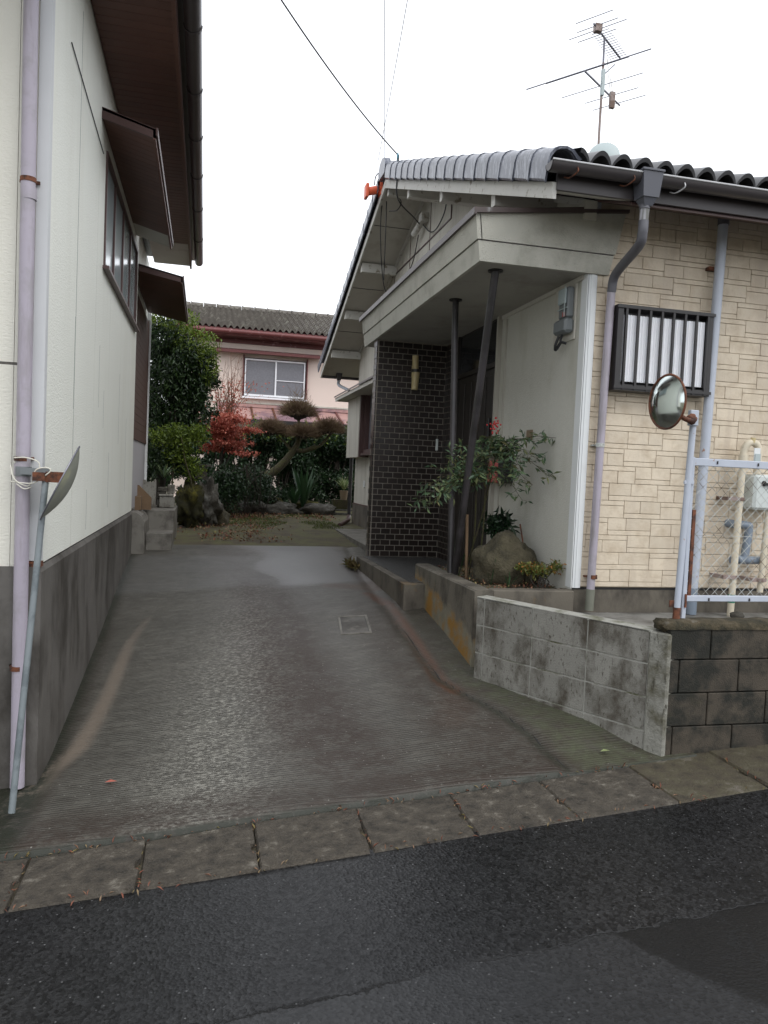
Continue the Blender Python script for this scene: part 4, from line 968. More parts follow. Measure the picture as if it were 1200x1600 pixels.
FW = thing('street_block_wall', (4, 3.95, -1.5), 'dark mould-stained concrete block wall under the chain-link fence', 'wall')
MB().box(2.66, 9.5, 3.93, 4.02, -1.9, -.82).build('wall_core', 'mortar_dark', FW)
for r_ in range(4):
    zt = -.80-r_*.197; zb = zt-.190; offs = [.30, .10, .30, .08][r_]; x = 2.655; e = 2.63+offs
    while x < 9.4:
        q = MB().box(x, min(e-.007, 9.4), 3.90, 3.932, zb, zt, .004); q.build('block', 'block_dark', FW); x = e; e += .40
q = MB(); N = 90
for i in range(N+1):
    x = 2.625+i*.077
    for (y, z_) in ((3.893, -.815), (3.896, -.783), (3.92, -.768), (4.01, -.766), (4.03, -.79)):
        k = noise.noise(Vector((x*9, y*30, 1)))*.009; q.v.append((x, y+k, z_+k))
for i in range(N):
    for j in range(4): a = i*5+j; q.f.append((a, a+5, a+6, a+1))
q.f.append((0, 1, 2, 3, 4)); q.build('coping', 'coping', FW, smooth='all')
q = MB().blob((2.655, 3.98, -.80), (.045, .06, .035), amp=.3).build('moss_clump', 'coping', FW, smooth='all')

# ------------------------------------------------------------------ right traffic mirror on its post
TM = thing('traffic_mirror', (2.75, 4.0, -.76), 'round orange-rimmed convex mirror on a pale post at the fence corner', 'traffic mirror')
MB().tube([(2.742, 3.985, -.765), (2.775, 3.985, .38)], .019, 14).build('post', 'fence', TM, smooth=True)
MB().tube([(2.742, 3.985, -.77), (2.744, 3.985, -.70)], .0215, 14).build('post_foot', 'rust', TM, smooth=True)
MB().box(2.735, 2.79, 3.955, 3.985, .37, .46, .003).build('mount_plate', 'fence', TM)
MB().tube(spline([(2.765, 3.955, .41), (2.735, 3.93, .395), (2.68, 3.92, .40), (2.62, 3.95, .44)]), .014, 10).blob((2.728, 3.935, .405), (.032, .02, .03), amp=.2).build('rusty_joint', 'rust', TM, smooth='all')
cm = Vector((2.585, 3.97, .497)); nm_ = Vector((-.985, -.10, -.03)).normalized()
dish(cm, nm_, .152, .034, 'mirror', 'mirror_face', TM)
dish(cm-nm_*.004, -nm_, .150, .03, 'mirror_back', 'mirror_shell', TM)
oo = nm_.orthogonal().normalized(); pp = nm_.cross(oo)
MB().tube([cm+(oo*math.cos(t)+pp*math.sin(t))*.155 for t in [i*2*math.pi/48 for i in range(49)]], .0065, 8).build('mirror_rim', 'rust', TM, smooth=True)

# ------------------------------------------------------------------ chain-link fence
FN = thing('chain_link_fence', (4, 4.0, -.75), 'pale blue-grey chain-link fence standing on the dark block wall', 'fence')
fx0, fx1, fz0, fz1 = 2.80, 6.4, -.665, .185
MB().box(fx0, fx1, 3.985, 4.012, fz1-.045, fz1, .003).build('top_rail', 'fence', FN)
MB().box(fx0, fx1, 3.985, 4.012, fz0, fz0+.035, .003).build('bottom_rail', 'fence', FN)
MB().box(2.778, 2.806, 3.985, 4.012, -.768, fz1+.005, .003).build('fence_post', 'fence', FN)
MB().box(4.79, 4.82, 3.985, 4.012, -.768, fz1, .003).build('fence_post', 'fence', FN)
MB().box(2.735, 2.80, 3.975, 3.984, .03, .05).build('strap', 'fence', FN)
MB().box(2.79, 2.80, 3.975, 3.984, -.70, -.62).box(2.70, 2.73, 3.99, 4.0, -.70, -.66).build('strap', 'rust', FN)
for xk in (2.95, 3.23, 3.55, 3.9):
    MB().box(xk, xk+.006, 3.978, 3.985, fz0+.005, fz0+.022).box(xk, xk+.006, 3.978, 3.985, fz1-.03, fz1-.012).build('rail_bolt', 'iron', FN)
q = MB(); pt = .062; z0_, z1_ = fz0+.03, fz1-.04; Hh = z1_-z0_
def clip(x, dr):
    # line from (x,z0) going dr; clip to panel
    a = [x, z0_]; e = [x+dr*Hh, z1_]
    if dr > 0:
        if e[0] > fx1: t = (fx1-a[0])/(e[0]-a[0]); e = [fx1, a[1]+(e[1]-a[1])*t]
        if a[0] < fx0+.01: t = (fx0+.01-a[0])/(e[0]-a[0]); a = [fx0+.01, a[1]+(e[1]-a[1])*t]
    else:
        if e[0] < fx0+.01: t = (a[0]-fx0-.01)/(a[0]-e[0]); e = [fx0+.01, a[1]+(e[1]-a[1])*t]
        if a[0] > fx1: t = (a[0]-fx1)/(a[0]-e[0]); a = [fx1, a[1]+(e[1]-a[1])*t]
    return a, e
x = fx0-Hh+.02
while x < fx1+Hh:
    if x < fx1-.02 and x+Hh > fx0+.02:
        a, e = clip(x, 1)
        if e[0]-a[0] > .01: q.tube([(a[0], 3.996, a[1]), (e[0], 3.996, e[1])], .0016, 4, False)
    if x > fx0+.02 and x-Hh < fx1-.02:
        a, e = clip(x, -1)
        if a[0]-e[0] > .01: q.tube([(a[0], 4.0, a[1]), (e[0], 4.0, e[1])], .0016, 4, False)
    x += pt
q.tube([(fx0, 3.994, -.27), (fx1, 3.994, -.27)], .0016, 4)
q.build('wire_mesh', 'wire', FN)
q = MB().box(2.815, 2.835, 3.99, 4.005, z0_, -.12).build('rusty_edge_bar', 'rust', FN)

# ------------------------------------------------------------------ gas meter and pipes behind the fence
GM = thing('gas_meter', (4.4, 5.3, -.4), 'pale grey-green gas meter with cream riser pipes on the beige siding wall', 'gas meter')
MB().box(4.22, 4.50, 5.22, 5.40, -.14, .14, .02).build('meter_case', 'meter_white', GM)
MB().tube([(4.30, 5.215, .07), (4.30, 5.235, .07)], .022, 12).box(4.29, 4.36, 5.20, 5.22, .055, .075).build('meter_tap', 'black', GM)
MB().tube([(4.11, 5.27, -1.02), (4.135, 5.27, .22)], .026, 14).build('riser_pipe', 'pipe_cream', GM, smooth=True)
MB().tube([(4.111, 5.27, -.885), (4.112, 5.27, -.82)], .028, 14).build('tape_band', 'green', GM, smooth=True)
MB().tube(spline([(4.138, 5.27, .24), (4.138, 5.27, .32), (4.165, 5.26, .38), (4.225, 5.26, .385), (4.26, 5.26, .33), (4.262, 5.26, .14)]), .028, 14).build('pipe_bend', 'pipe_cream', GM, smooth=True)
MB().tube([(4.136, 5.27, .19), (4.138, 5.27, .29)], .036, 14).build('pipe_union', 'pipe_cream', GM, smooth=True)
MB().tube([(4.195, 5.25, .385), (4.20, 5.25, .425)], .02, 10).build('valve', 'lamp', GM, smooth=True)
MB().box(4.19, 4.245, 5.215, 5.221, .24, .345).build('paper_tag', 'trim_white', GM)
MB().box(4.195, 4.245, 5.208, 5.213, .20, .30).build('green_tag', 'dish', GM)
MB().tube([(4.37, 5.27, -.80), (4.40, 5.27, -.14)], .024, 14).build('outlet_pipe', 'pipe_cream', GM, smooth=True)
for xk, zk in ((4.12, -.06), (4.105, -.68), (4.37, -.70)):
    MB().box(xk-.10, xk+.03, 5.24, 5.30, zk-.014, zk+.014).box(xk-.10, xk-.06, 5.30, 5.41, zk-.014, zk+.014).build('pipe_bracket', 'mast', GM)
DRN = tag(MB().tube(spline([(4.14, 5.42, -.26), (4.17, 5.35, -.265), (4.25, 5.32, -.27), (4.27, 5.32, -.30), (4.255, 5.32, -.46), (4.24, 5.32, -.535), (4.20, 5.33, -.55)], 8), .033, 14).tube([(4.14, 5.34, -.55), (4.42, 5.33, -.55)], .033, 14).build('drain_pipe', 'pipe_blue', smooth=True), 'blue-grey drain pipe bending beside the cream gas riser', 'pipe')
tag(MB().blob((3.80+.28, 5.15, -.965), (.055, .05, .03), amp=.1).build('pebble', 'rock_grey', smooth='all'), 'smooth grey stone lying on the terrace behind the fence', 'stone')

# ------------------------------------------------------------------ electricity meter, mailbox, insulator and cables
EM = thing('electricity_meter', (2.76, 5.75, 1.3), 'grey electricity meter with clear cover on the porch wall', 'electricity meter')
MB().box(2.772, 2.787, 5.56, 5.93, 1.13, 1.60, .003).build('backboard', 'gable', EM)
MB().box(2.715, 2.772, 5.58, 5.74, 1.30, 1.54, .012).build('meter_body', 'meter_grey', EM)
MB().box(2.695, 2.715, 5.60, 5.72, 1.41, 1.53, .006).build('dial_cover', 'glass', EM)
MB().box(2.69, 2.772, 5.56, 5.78, 1.18, 1.295, .02).build('terminal_box', 'meter_grey', EM)
MB().box(2.692, 2.694, 5.585, 5.60, 1.30, 1.54).box(2.705, 2.714, 5.58, 5.74, 1.37, 1.377).build('cover_edge', 'dish', EM)
MB().tube(spline([(2.72, 5.72, 1.17), (2.70, 5.73, 1.10), (2.72, 5.76, 1.07), (2.75, 5.74, 1.13)]), .012, 8).tube(spline([(2.72, 5.66, 1.17), (2.70, 5.64, 1.12), (2.74, 5.62, 1.10)]), .010, 8).build('cable_tails', 'cable', EM, smooth=True)
MB().box(2.706, 2.714, 5.62, 5.65, 1.31, 1.345).build('seal_tag', 'red_box', EM)
ML = thing('mailbox', (2.73, 6.85, .05), 'faded red and black mailbox on the pale wall behind the nandina', 'mailbox')
MB().box(2.70, 2.79, 6.82, 7.10, -.02, .20, .01).build('box_body', 'red_box', ML)
MB().box(2.69, 2.79, 6.66, 6.815, -.02, .28, .01).build('side_case', 'mail_black', ML)
MB().tube([(2.745, 6.82, .20), (2.745, 7.10, .20)], .045, 14).build('lid', 'mast', ML, smooth=True)
tag(MB().box(2.778, 2.787, 6.27, 6.39, .37, .46).build('wall_sticker', 'terracotta'), 'faded brown square sticker above the mailbox on the pale wall', 'sticker')
IN = thing('cable_guard', (2.1, 10.4, 3.95), 'orange spool-shaped cable guard hanging at the roof peak', 'cable guard')
MB().tube([(2.03, 10.40, 3.83), (2.21, 10.40, 3.88)], [.055, .055], 12).build('spool_body', 'orange', IN, smooth=True)
MB().box(2.00, 2.04, 10.32, 10.48, 3.74, 3.92, .008).box(2.19, 2.225, 10.32, 10.48, 3.79, 3.99, .008).build('spool_flange', 'orange', IN)
CB = thing('service_cable', (2.2, 9.4, 3.95), 'black service cable descending from the upper left sky to the roof edge', 'cable')
MB().tube(sag((-.25, 6.0, 4.45), (2.19, 9.42, 3.97), .13, 24), .0075, 6).build('cable_span', 'cable', CB, smooth=True)
MB().tube(spline([(2.20, 9.42, 3.97), (2.19, 9.36, 3.90), (2.21, 9.42, 3.84), (2.18, 9.38, 3.78)]), .014, 6).build('blue_tie', 'cable_blue', CB, smooth=True)
MB().tube(spline([(2.20, 9.36, 3.93), (2.19, 9.35, 3.70), (2.25, 9.5, 3.45), (2.6, 10.0, 3.42), (2.76, 10.2, 3.38)]), .009, 6).build('drop_cable', 'cable', CB, smooth=True)
MB().tube(spline([(2.76, 10.15, 3.40), (2.77, 9.8, 3.20), (2.77, 9.5, 3.16), (2.77, 9.2, 3.26), (2.78, 9.15, 3.45), (2.78, 9.08, 3.56)]), .008, 6).build('wall_cable', 'cable', CB, smooth=True)
tag(MB().box(2.70, 2.80, 10.0, 10.15, 3.40, 3.52, .004).tube([(2.74, 10.12, 3.44), (2.68, 10.32, 3.30)], .04, 10).build('cable_bracket', 'purlin', smooth=True), 'small white cable bracket on the gable wall below the roof peak', 'bracket')
for pts, lb in (([(2.25, 10.4, 3.86), (2.3, 10.7, 3.4), (2.45, 11.0, 2.75), (2.6, 11.0, 2.65), (2.74, 10.6, 2.95), (2.76, 10.35, 3.32)], 'long black cable loop hanging below the orange guard to the gable bracket'),
                ([(2.30, 10.35, 3.88), (2.45, 10.2, 3.70), (2.40, 10.15, 3.55), (2.32, 10.3, 3.57)], 'small black cable loop beside the purlin end near the roof peak'),
                ([(2.30, 10.4, 3.80), (2.33, 10.5, 3.35), (2.42, 10.9, 2.80)], 'straight thin black wire hanging between guard and gable wall'),
                ([(2.12, 10.38, 3.92), (2.13, 10.35, 4.03), (2.2, 10.32, 4.10)], 'short black lead curling above the orange guard')):
    tag(MB().tube(spline(pts, 8), .007, 6).build('hanging_cable', 'cable', smooth=True), lb, 'cable', 'cables tangled at the gable peak')
for a, e, lb in (((1.215, 6.0, 4.39), (2.24, 10.35, 4.15), 'straighter of the two thin wires rising into the sky from the roof peak'), ((1.53, 6.0, 4.46), (2.2, 10.6, 4.32), 'slanted one of the two thin wires rising into the sky from the roof peak')):
    tag(MB().tube(sag(a, e, .02), .0045, 4).build('guy_wire', 'metal'), lb, 'wire', 'thin wires above the gable')

# ------------------------------------------------------------------ aerial and dish on the right roof
AN = thing('tv_antenna', (5.25, 10.1, 4.1), 'tall television antenna mast on the right roof against the white sky', 'antenna')
e_ = Vector((.60, -.80, 0)); b_d = Vector((.80, .60, 0))
MB().tube([(5.25, 10.1, 4.1), (5.25, 10.1, 5.0), (5.255, 10.1, 5.9)], .018, 8).build('mast', 'mast', AN, smooth=True)
MB().tube([(5.255, 10.1, 5.7), (5.25, 10.1, 6.25)], .015, 8).build('upper_mast', 'metal', AN, smooth=True)
cv = Vector((5.25, 10.1, 5.56))
MB().tube([cv-b_d*.55, cv+b_d*.62], .014, 6).build('boom', 'metal', AN)
for s_, l_, r_ in ((-.52, .90, .009), (-.50, .60, .006), (-.02, .60, .006), (.32, .40, .006), (.58, .40, .006)):
    q = cv+b_d*s_+Vector((0, 0, .02)); MB().tube([q-e_*l_, q+e_*l_], r_, 5).build('element', 'metal', AN)
MB().box(cv.x-.10, cv.x-.06, cv.y-.2, cv.y-.15, cv.z-.2, cv.z+.15).build('matching_stub', 'dish', AN)
cu = Vector((5.25, 10.1, 6.22))
MB().tube([cu-b_d*.35+Vector((0, 0, .05)), cu+b_d*.55+Vector((0, 0, -.02))], .014, 6).build('boom', 'metal', AN)
MB().tube([(5.25, 10.1, 5.72), cu+b_d*.38+Vector((0, 0, -.18))], .01, 6).build('strut', 'metal', AN)
for k in range(13):
    s_ = -.14+k*.052; q = cu+b_d*s_+Vector((0, 0, .04-.07*k/13)); MB().tube([q-e_*.13, q+e_*.13], .005, 4).build('element', 'metal', AN)
for s_, l_, dz in ((-.35, .27, .10), (-.24, .42, -.02), (-.24, .30, .04), (-.24, .28, -.10)):
    q = cu+b_d*s_+Vector((0, 0, .04+dz)); MB().tube([q-e_*l_, q+e_*l_], .006, 4).build('element', 'metal', AN)
MB().box(cu.x-.24, cu.x-.14, cu.y-.2, cu.y-.12, cu.z-.02, cu.z+.08).build('dipole_box', 'mast', AN)
MB().box(5.36, 5.43, 10.03, 10.08, 5.28, 5.50).build('amplifier_box', 'mast', AN)
for xk in (5.37, 5.42): MB().tube([(xk-.02, 10.05, 4.25), (xk, 10.05, 5.4), (5.30, 10.1, 6.0)], .004, 4).build('lead_wire', 'wire', AN)
SDH = thing('satellite_dish', (5.3, 10.0, 4.5), 'pale satellite dish at the foot of the antenna mast behind the roof tiles', 'satellite dish')
dish(Vector((5.25, 9.92, 4.56)), Vector((-.42, -.85, .28)), .21, .05, 'dish', 'reflector', SDH)
MB().tube([(5.27, 10.0, 4.56), (5.26, 10.1, 4.45)], .02, 8).build('dish_mount', 'metal', SDH)

# ------------------------------------------------------------------ BACK HOUSE
BH = thing('back_house', (2, 24, -.9), 'pink-beige two-storey house with dark red trim and old tile roof beyond the garden', 'house')
MB().box(-.9, 9, 22, 28, -1.2, 3.86).build('wall', 'pink', BH)
BR_ = MB().prism([(-.95, 21.35, 3.72), (-.95, 25.0, 4.93), (-.95, 28.6, 3.72), (-.95, 28.6, 3.80), (-.95, 25.0, 5.0), (-.95, 21.35, 3.80)], (10, 0, 0)).build('roof', 'red_trim', BH)
q = MB(); N = 480; sl = math.atan(1.2/3.65)
for r_ in range(13):
    o = len(q.v); s0 = r_*.295
    for s_, dz in ((s0, .045), (s0+.30, -.02)):
        for i in range(N):
            x = i*9.9/(N-1); q.v.append((-.9+x, 21.3+s_*math.cos(sl), 3.845+s_*math.sin(sl)+.042*math.cos(2*math.pi*x/.165)+dz))
    for dz, dy in ((-.02, .012), (.045, 0)):
        for i in range(N):
            x = i*9.9/(N-1); q.v.append((-.9+x, 21.3+s0*math.cos(sl)+dy, 3.845+s0*math.sin(sl)+.042*math.cos(2*math.pi*x/.165)+dz))
    for i in range(N-1): q.f += [(o+i, o+i+1, o+N+i+1, o+N+i), (o+2*N+i, o+2*N+i+1, o+3*N+i+1, o+3*N+i)]
q.build('roof_tiles', 'tile_old', BR_, smooth='all', kind='stuff')
for k in range(26):
    xk = -.95+k*.39; MB().prism([(xk, 25+.12*math.cos(a), 5.02+.13*math.sin(a)) for a in [i*math.pi/6 for i in range(7)]], (.375, 0, 0)).tube([(xk, 25, 5.02), (xk+.04, 25, 5.02)], .15, 10).build('ridge_tile', 'tile_old', BR_, smooth=True)
MB().tube([(-.85, 21.27, 3.70), (9, 21.27, 3.70)], .06, 10).build('gutter', 'red_trim', BR_, smooth=True)
MB().box(-.9, 9, 21.4, 22.01, 3.62, 3.70).box(-.9, 9, 21.96, 22.0, 3.50, 3.62).build('eave_board_and_wall_shade', 'red_trim', BR_)  # board under the eave; lower red strip paints eave shade on the wall top
MB().prism([(.1, 21.6, 3.28), (.1, 22, 3.36), (.1, 22, 3.24), (.1, 21.6, 3.20)], (3.0, 0, 0)).build('window_hood', 'red_trim', BH)
wq = MB().box(.99, 2.74, 21.985, 22.02, 2.05, 3.14).build('window', 'brown', BH)
MB().box(1.04, 1.86, 21.95, 21.98, 2.12, 3.08).build('pane', 'glass_back', wq); MB().box(1.90, 2.66, 21.93, 21.96, 2.12, 3.05).build('pane', 'glass_back', wq)
q = MB()
for a in ((1.02, 2.70, 2.07, 2.12), (1.02, 2.70, 3.06, 3.10), (1.02, 1.05, 2.12, 3.06), (2.67, 2.70, 2.12, 3.06), (1.86, 1.90, 2.12, 3.06), (1.90, 2.67, 2.53, 2.55)): q.box(a[0], a[1], 21.90, 21.985, a[2], a[3])
q.build('window_frame', 'blind', wq)
MB().box(.95, 2.78, 21.86, 22, 2.0, 2.05).build('window_sill', 'blind', wq)
for a_ in (.965, 2.745): MB().box(a_, a_+.03, 21.9, 22, 2.051, 3.2).build('window_side', 'red_trim', wq)
LT = MB().prism([(.3, 20.6, 1.30), (.3, 21.99, 1.72), (.3, 21.99, 1.75), (.3, 20.6, 1.33)], (5.5, 0, 0)).build('lean_to_roof', 'red_sheet', BH)
MB().box(.3, 5.8, 21.95, 22, 1.76, 1.84).build('wall_rail', 'red_sheet', LT)
for k in range(9): xk = .6+k*.6; MB().prism([(xk, 20.6, 1.335), (xk, 21.98, 1.755), (xk, 21.98, 1.785), (xk, 20.6, 1.365)], (.05, 0, 0)).build('sheet_batten', 'red_trim' if k > 4 else 'rust', LT)
MB().box(.3, 5.8, 20.56, 20.6, 1.24, 1.34).build('eave_beam', 'iron', LT)
MB().box(-.9, 9, 21.96, 21.99, 1.86, 1.90).build('string_course', 'gable', BH)

# ------------------------------------------------------------------ GARDEN
def V3(*a): return Vector(a)
# evergreen beside the left house
ET = thing('evergreen_tree', (-.6, 14, -.95), 'dense dark evergreen tree rising beside the left house', 'tree')
q = MB(); q.tube(spline([(-.75, 14.1, -1), (-.72, 14.05, 0), (-.55, 14, .9), (-.5, 14, 2.0)]), [.09]*7+[.07]*6+[.04]*6, 8)
for k in range(16):
    a = random.uniform(0, 6.28); h = random.uniform(.3, 1.9); q.tube(spline([(-.62, 14, h), (-.62+.35*math.cos(a), 14+.35*math.sin(a), h+.25), (-.6+.68*math.cos(a), 14+.65*math.sin(a), h+.42)]), [.03]*7+[.015]*6, 5)
q.build('trunk', 'bark_dark', ET, smooth=True)
P = []
for c, r, n_ in (((-.62, 14, 1.35), (.66, .75, .8), 7000), ((-.35, 13.8, 1.75), (.50, .5, .52), 3800), ((-.75, 14, 2.15), (.5, .55, .42), 2600), ((-.5, 13.9, .75), (.55, .6, .40), 2600), ((-.15, 13.7, 1.35), (.28, .4, .45), 1300), ((-.85, 13.7, .3), (.4, .5, .5), 1900), ((-1.05, 14.3, .1), (.4, .4, .7), 1800)): P += ell(c, r, n_, .45)
for k in range(70):
    a = random.uniform(0, 6.28); e = random.uniform(-1, 1); d = Vector((math.cos(a)*math.sqrt(1-e*e), math.sin(a)*math.sqrt(1-e*e), e))
    c = Vector((-.55, 14, 1.35))+Vector((d.x*random.uniform(.62, .80), d.y*.7, d.z*1.18)); P += ell(c, (.09, .1, .15), 55, .1)
leaves('foliage', 'lf_ever', P, .085, ET, aspect=.34, droop=np.array([0, -.15, -.35]))
P = []
for c, r, n_ in (((-.25, 13.7, 2.1), (.40, .4, .28), 900), ((-.6, 13.7, 2.5), (.40, .4, .20), 800), ((-.02, 13.6, 1.75), (.20, .3, .35), 500)): P += ell(c, r, n_, .8)
leaves('upper_foliage', 'lf_top', P, .075, ET, aspect=.34)
YS = thing('yellow_green_shrub', (-.4, 13.2, -.9), 'bright yellow-green shrub under the dark evergreen', 'shrub')
leaves('foliage', 'lf_top', ell((-.50, 13.2, .48), (.42, .4, .26), 1500, .3)+ell((-.12, 13.2, .55), (.22, .25, .20), 520, .3)+ell((-.35, 13.1, .15), (.34, .3, .26), 700, .2)+ell((-.15, 13.0, -.05), (.2, .2, .2), 250, .2), .065, YS, aspect=.35)
leaves('dark_foliage', 'lf_ever', ell((-.55, 13.3, .12), (.40, .4, .36), 1500, .2), .07, YS, aspect=.35)
MB().tube(spline([(-.15, 12.9, -.9), (-.18, 12.8, -.3), (-.30, 12.9, .1), (-.38, 13, .5)]), .012, 5).tube(spline([(-.45, 13.1, -.9), (-.5, 13.1, -.2), (-.42, 13.2, .4)]), .015, 5).build('stem', 'bark', YS, smooth=True)
FG = thing('strap_leaf_plant', (-.62, 12.6, -.5), 'small blue-green strap-leaved plant above the stone pile', 'plant')
def blades(c, n_, L, w, spread, m, name, parent, up=1.0):
    q = MB(); c = Vector(c)
    for _ in range(n_):
        a = random.uniform(0, 6.28); s_ = random.uniform(.3, 1)*spread; l_ = L*random.uniform(.7, 1.1)
        d = Vector((math.cos(a), math.sin(a), 0)); sdv = Vector((-d.y, d.x, 0))*w*.5
        pts = [c+d*s_*l_*t+Vector((0, 0, up*l_*(t-.45*s_*t*t*(1 if spread > .5 else .4)))) for t in (0, .35, .7, 1)]
        ws = [.6, 1, .8, .05]; o = len(q.v)
        for p, k in zip(pts, ws): q.v += [tuple(p-sdv*k), tuple(p+Vector((0, 0, -w*.12))), tuple(p+sdv*k)]
        for i in range(3): b0 = o+i*3; q.f += [(b0, b0+1, b0+4, b0+3), (b0+1, b0+2, b0+5, b0+4)]
    return q.build(name, m, parent)
blades((-.60, 12.5, -.18), 22, .26, .028, .9, 'dish' if False else 'lf_nandina', 'blade', FG)
# maple
MP = thing('japanese_maple', (.3, 15.5, -.95), 'small Japanese maple with orange-red autumn leaves in mid-garden', 'tree')
q = MB()
base_m = V3(.3, 15.5, -.9)
for k in range(9):
    a = random.uniform(0, 6.28); r_ = random.uniform(.25, .6)
    q.tube(spline([base_m+V3(0, 0, 0), base_m+V3(.1*math.cos(a), .1*math.sin(a), .8), base_m+V3(r_*math.cos(a)+.05, r_*math.sin(a)*.6, 1.5)]), [.03]*7+[.012]*6, 5)
q.build('trunk', 'bark_dark', MP, smooth=True)
P = []
for k in range(52):
    a = random.uniform(0, 6.28); r_ = random.uniform(.0, .70); cx_ = .22+r_*math.cos(a); cz = .74+random.uniform(-.36, .36)-.22*abs(cx_-.25)
    P += ell((cx_, 15.3+.4*math.sin(a), cz), (.34, .22, .055), 165, .1)
leaves('foliage', 'lf_maple', P, .052, MP, aspect=.6, up=1.2)
def whips(base, n_, hmin, hmax, sx, r0, m, name, parent, tilt=(0, 0)):
    q = MB(); base = Vector(base)
    for _ in range(n_):
        h = random.uniform(hmin, hmax); dx = random.uniform(-sx, sx)+tilt[0]; dy = random.uniform(-sx, sx)*.5
        b0 = base+V3(random.uniform(-.15, .15), random.uniform(-.1, .1), random.uniform(-.1, .1)); t_ = b0+V3(dx, dy, h)
        mid = b0.lerp(t_, .5)+V3(-dx*.15, 0, .05); pts = spline([b0, mid, t_], 4)
        q.tube(pts, [r0*(1-.75*i/(len(pts)-1)) for i in range(len(pts))], 3, False)
        for s_ in range(5):
            p = pts[random.randint(2, len(pts)-2)]; q.tube([p, p+V3(random.uniform(-.2, .2), random.uniform(-.1, .1), random.uniform(.08, .28))], [.004, .0015], 3, False)
    return q.build(name, m, parent)
whips((.38, 15.5, .75), 30, .5, 1.55, .45, .010, 'twig_red', 'bare_branch', MP, (.12, 0))
P = []
for _ in range(900): h = random.random(); P.append((.38+random.gauss(.06, .30)*(.5+.6*h), 15.5+random.gauss(0, .15), .95+h**1.4*.8))
leaves('sparse_leaves', 'lf_maple', P, .04, MP, aspect=.6)
# hedge
US = thing('understorey_shrub', (.4, 14.6, -.9), 'dark tangled leafy undergrowth between the mossy rocks and the maple', 'shrub')
leaves('foliage', 'lf_hedge', ell((.35, 14.9, -.35), (.5, .4, .45), 4200, .2)+ell((.9, 15.9, -.30), (.5, .4, .4), 3600, .2)+ell((-.15, 13.7, -.02), (.32, .3, .20), 1500, .2), .065, US, aspect=.45)
q = MB()
for k in range(20):
    x = random.uniform(0, 1.2); q.tube(spline([(x, 15.2, -.95), (x+random.uniform(-.2, .2), 15.1, -.4), (x+random.uniform(-.4, .4), 15.1, .1)]), .009, 4)
q.build('stems', 'bark_dark', US, kind='stuff')
HG = thing('hedge', (2.2, 18.3, -.9), 'dark glossy evergreen hedge across the back of the garden', 'hedge')
P = []
N = 80000
for _ in range(N):
    x = random.uniform(-1.7, 4.3); f = random.random()**.75
    top = .96+.14*noise.noise(Vector((x*1.6, 0, 3)))+.1*noise.noise(Vector((x*5, 0, 1)))+.12*max(0, (x-2.8))
    z_ = -.88+(top+.88)*f; y_ = 18.2+.35*noise.noise(Vector((x*1.8, z_*2.2, 0)))+random.uniform(0, .45)
    if x < 1.7 and z_ < .35 and noise.noise(Vector((x*5, z_*5, 9))) > .20-.18*(z_ < 0): continue
    if x < 1.5 and z_ < -.25 and noise.noise(Vector((x*4, z_*4, 5))) > .22: continue
    P.append((x, y_, z_))
leaves('foliage', 'lf_hedge', P, .075, HG, aspect=.5)
q = MB()
for k in range(34):
    x = random.uniform(.3, 4.2); q.tube(spline([(x, 18.45, -1), (x+random.uniform(-.15, .15), 18.4, -.2), (x+random.uniform(-.3, .3), 18.4, .6)]), .018, 5)
q.build('stems', 'bark_dark', HG, smooth=True)
P = []
q = MB()
for x0_ in (.9, 1.1, 1.35, 1.42, 1.95, 2.55, 2.75, 3.0, 3.2, 1.7, 2.3, 2.9):
    h = random.uniform(.25, .6); x0_ += random.uniform(-.05, .05); tpx = x0_+random.uniform(-.08, .12)
    q.tube([(x0_, 18.1, .6), (tpx, 18.05, .75+h)], [.006, .003], 4)
    for _ in range(26): t_ = random.random(); P.append((x0_+(tpx-x0_)*t_+random.gauss(0, .03), 18.05+random.gauss(0, .03), .65+h*t_+.05))
q.build('sprig_stems', 'bark', HG, kind='stuff'); leaves('sprig_leaves', 'lf_top', P, .07, HG, aspect=.45)
# pruned cloud tree
TP = thing('cloud_pruned_tree', (1.0, 16.8, -.9), 'slanting mossy tree clipped into brown twiggy rounded pads', 'tree')
q = MB(); tr = spline([(.35, 16.9, -.8), (.75, 16.85, -.38), (1.03, 16.8, -.18), (1.37, 16.8, -.08), (1.64, 16.8, .14), (1.84, 16.8, .40), (1.96, 16.8, .60), (2.0, 16.8, .80)])
q.tube(tr, [.13-.075*i/(len(tr)-1) for i in range(len(tr))], 10)
q.tube(spline([(1.9, 16.8, .50), (2.08, 16.75, .46), (2.30, 16.7, .54), (2.45, 16.7, .60), (2.62, 16.7, .80), (2.70, 16.7, .9)]), [.05]*12+[.03]*14, 8)
q.tube(spline([(1.86, 16.8, .42), (1.72, 16.8, .60), (1.5, 16.8, .78)]), [.035]*7+[.02]*6, 6)
q.tube(spline([(1.97, 16.8, .62), (2.0, 16.9, .9), (1.98, 17, 1.3)]), .03, 6)
q.build('trunk', 'bark', TP, smooth=True)
for c, r in (((1.98, 17.0, 1.28), (.36, .3, .22)), ((1.38, 16.8, .84), (.28, .25, .17)), ((2.08, 16.7, .80), (.32, .25, .14)), ((2.62, 16.7, .93), (.28, .25, .17))):
    MB().blob(c, (r[0]*.5, r[1]*.5, r[2]*.45), amp=.5, seed=c[0]).build('pad_core', 'bark_dark', TP, smooth='all')
    clump_twigs('twig_pad', 'twig_brown', c, (r[0]*1.05, r[1]*1.05, r[2]*1.35), 2600, .15, TP)
whips((1.98, 16.9, 1.35), 12, .2, .42, .25, .005, 'twig_brown', 'shoot', TP)
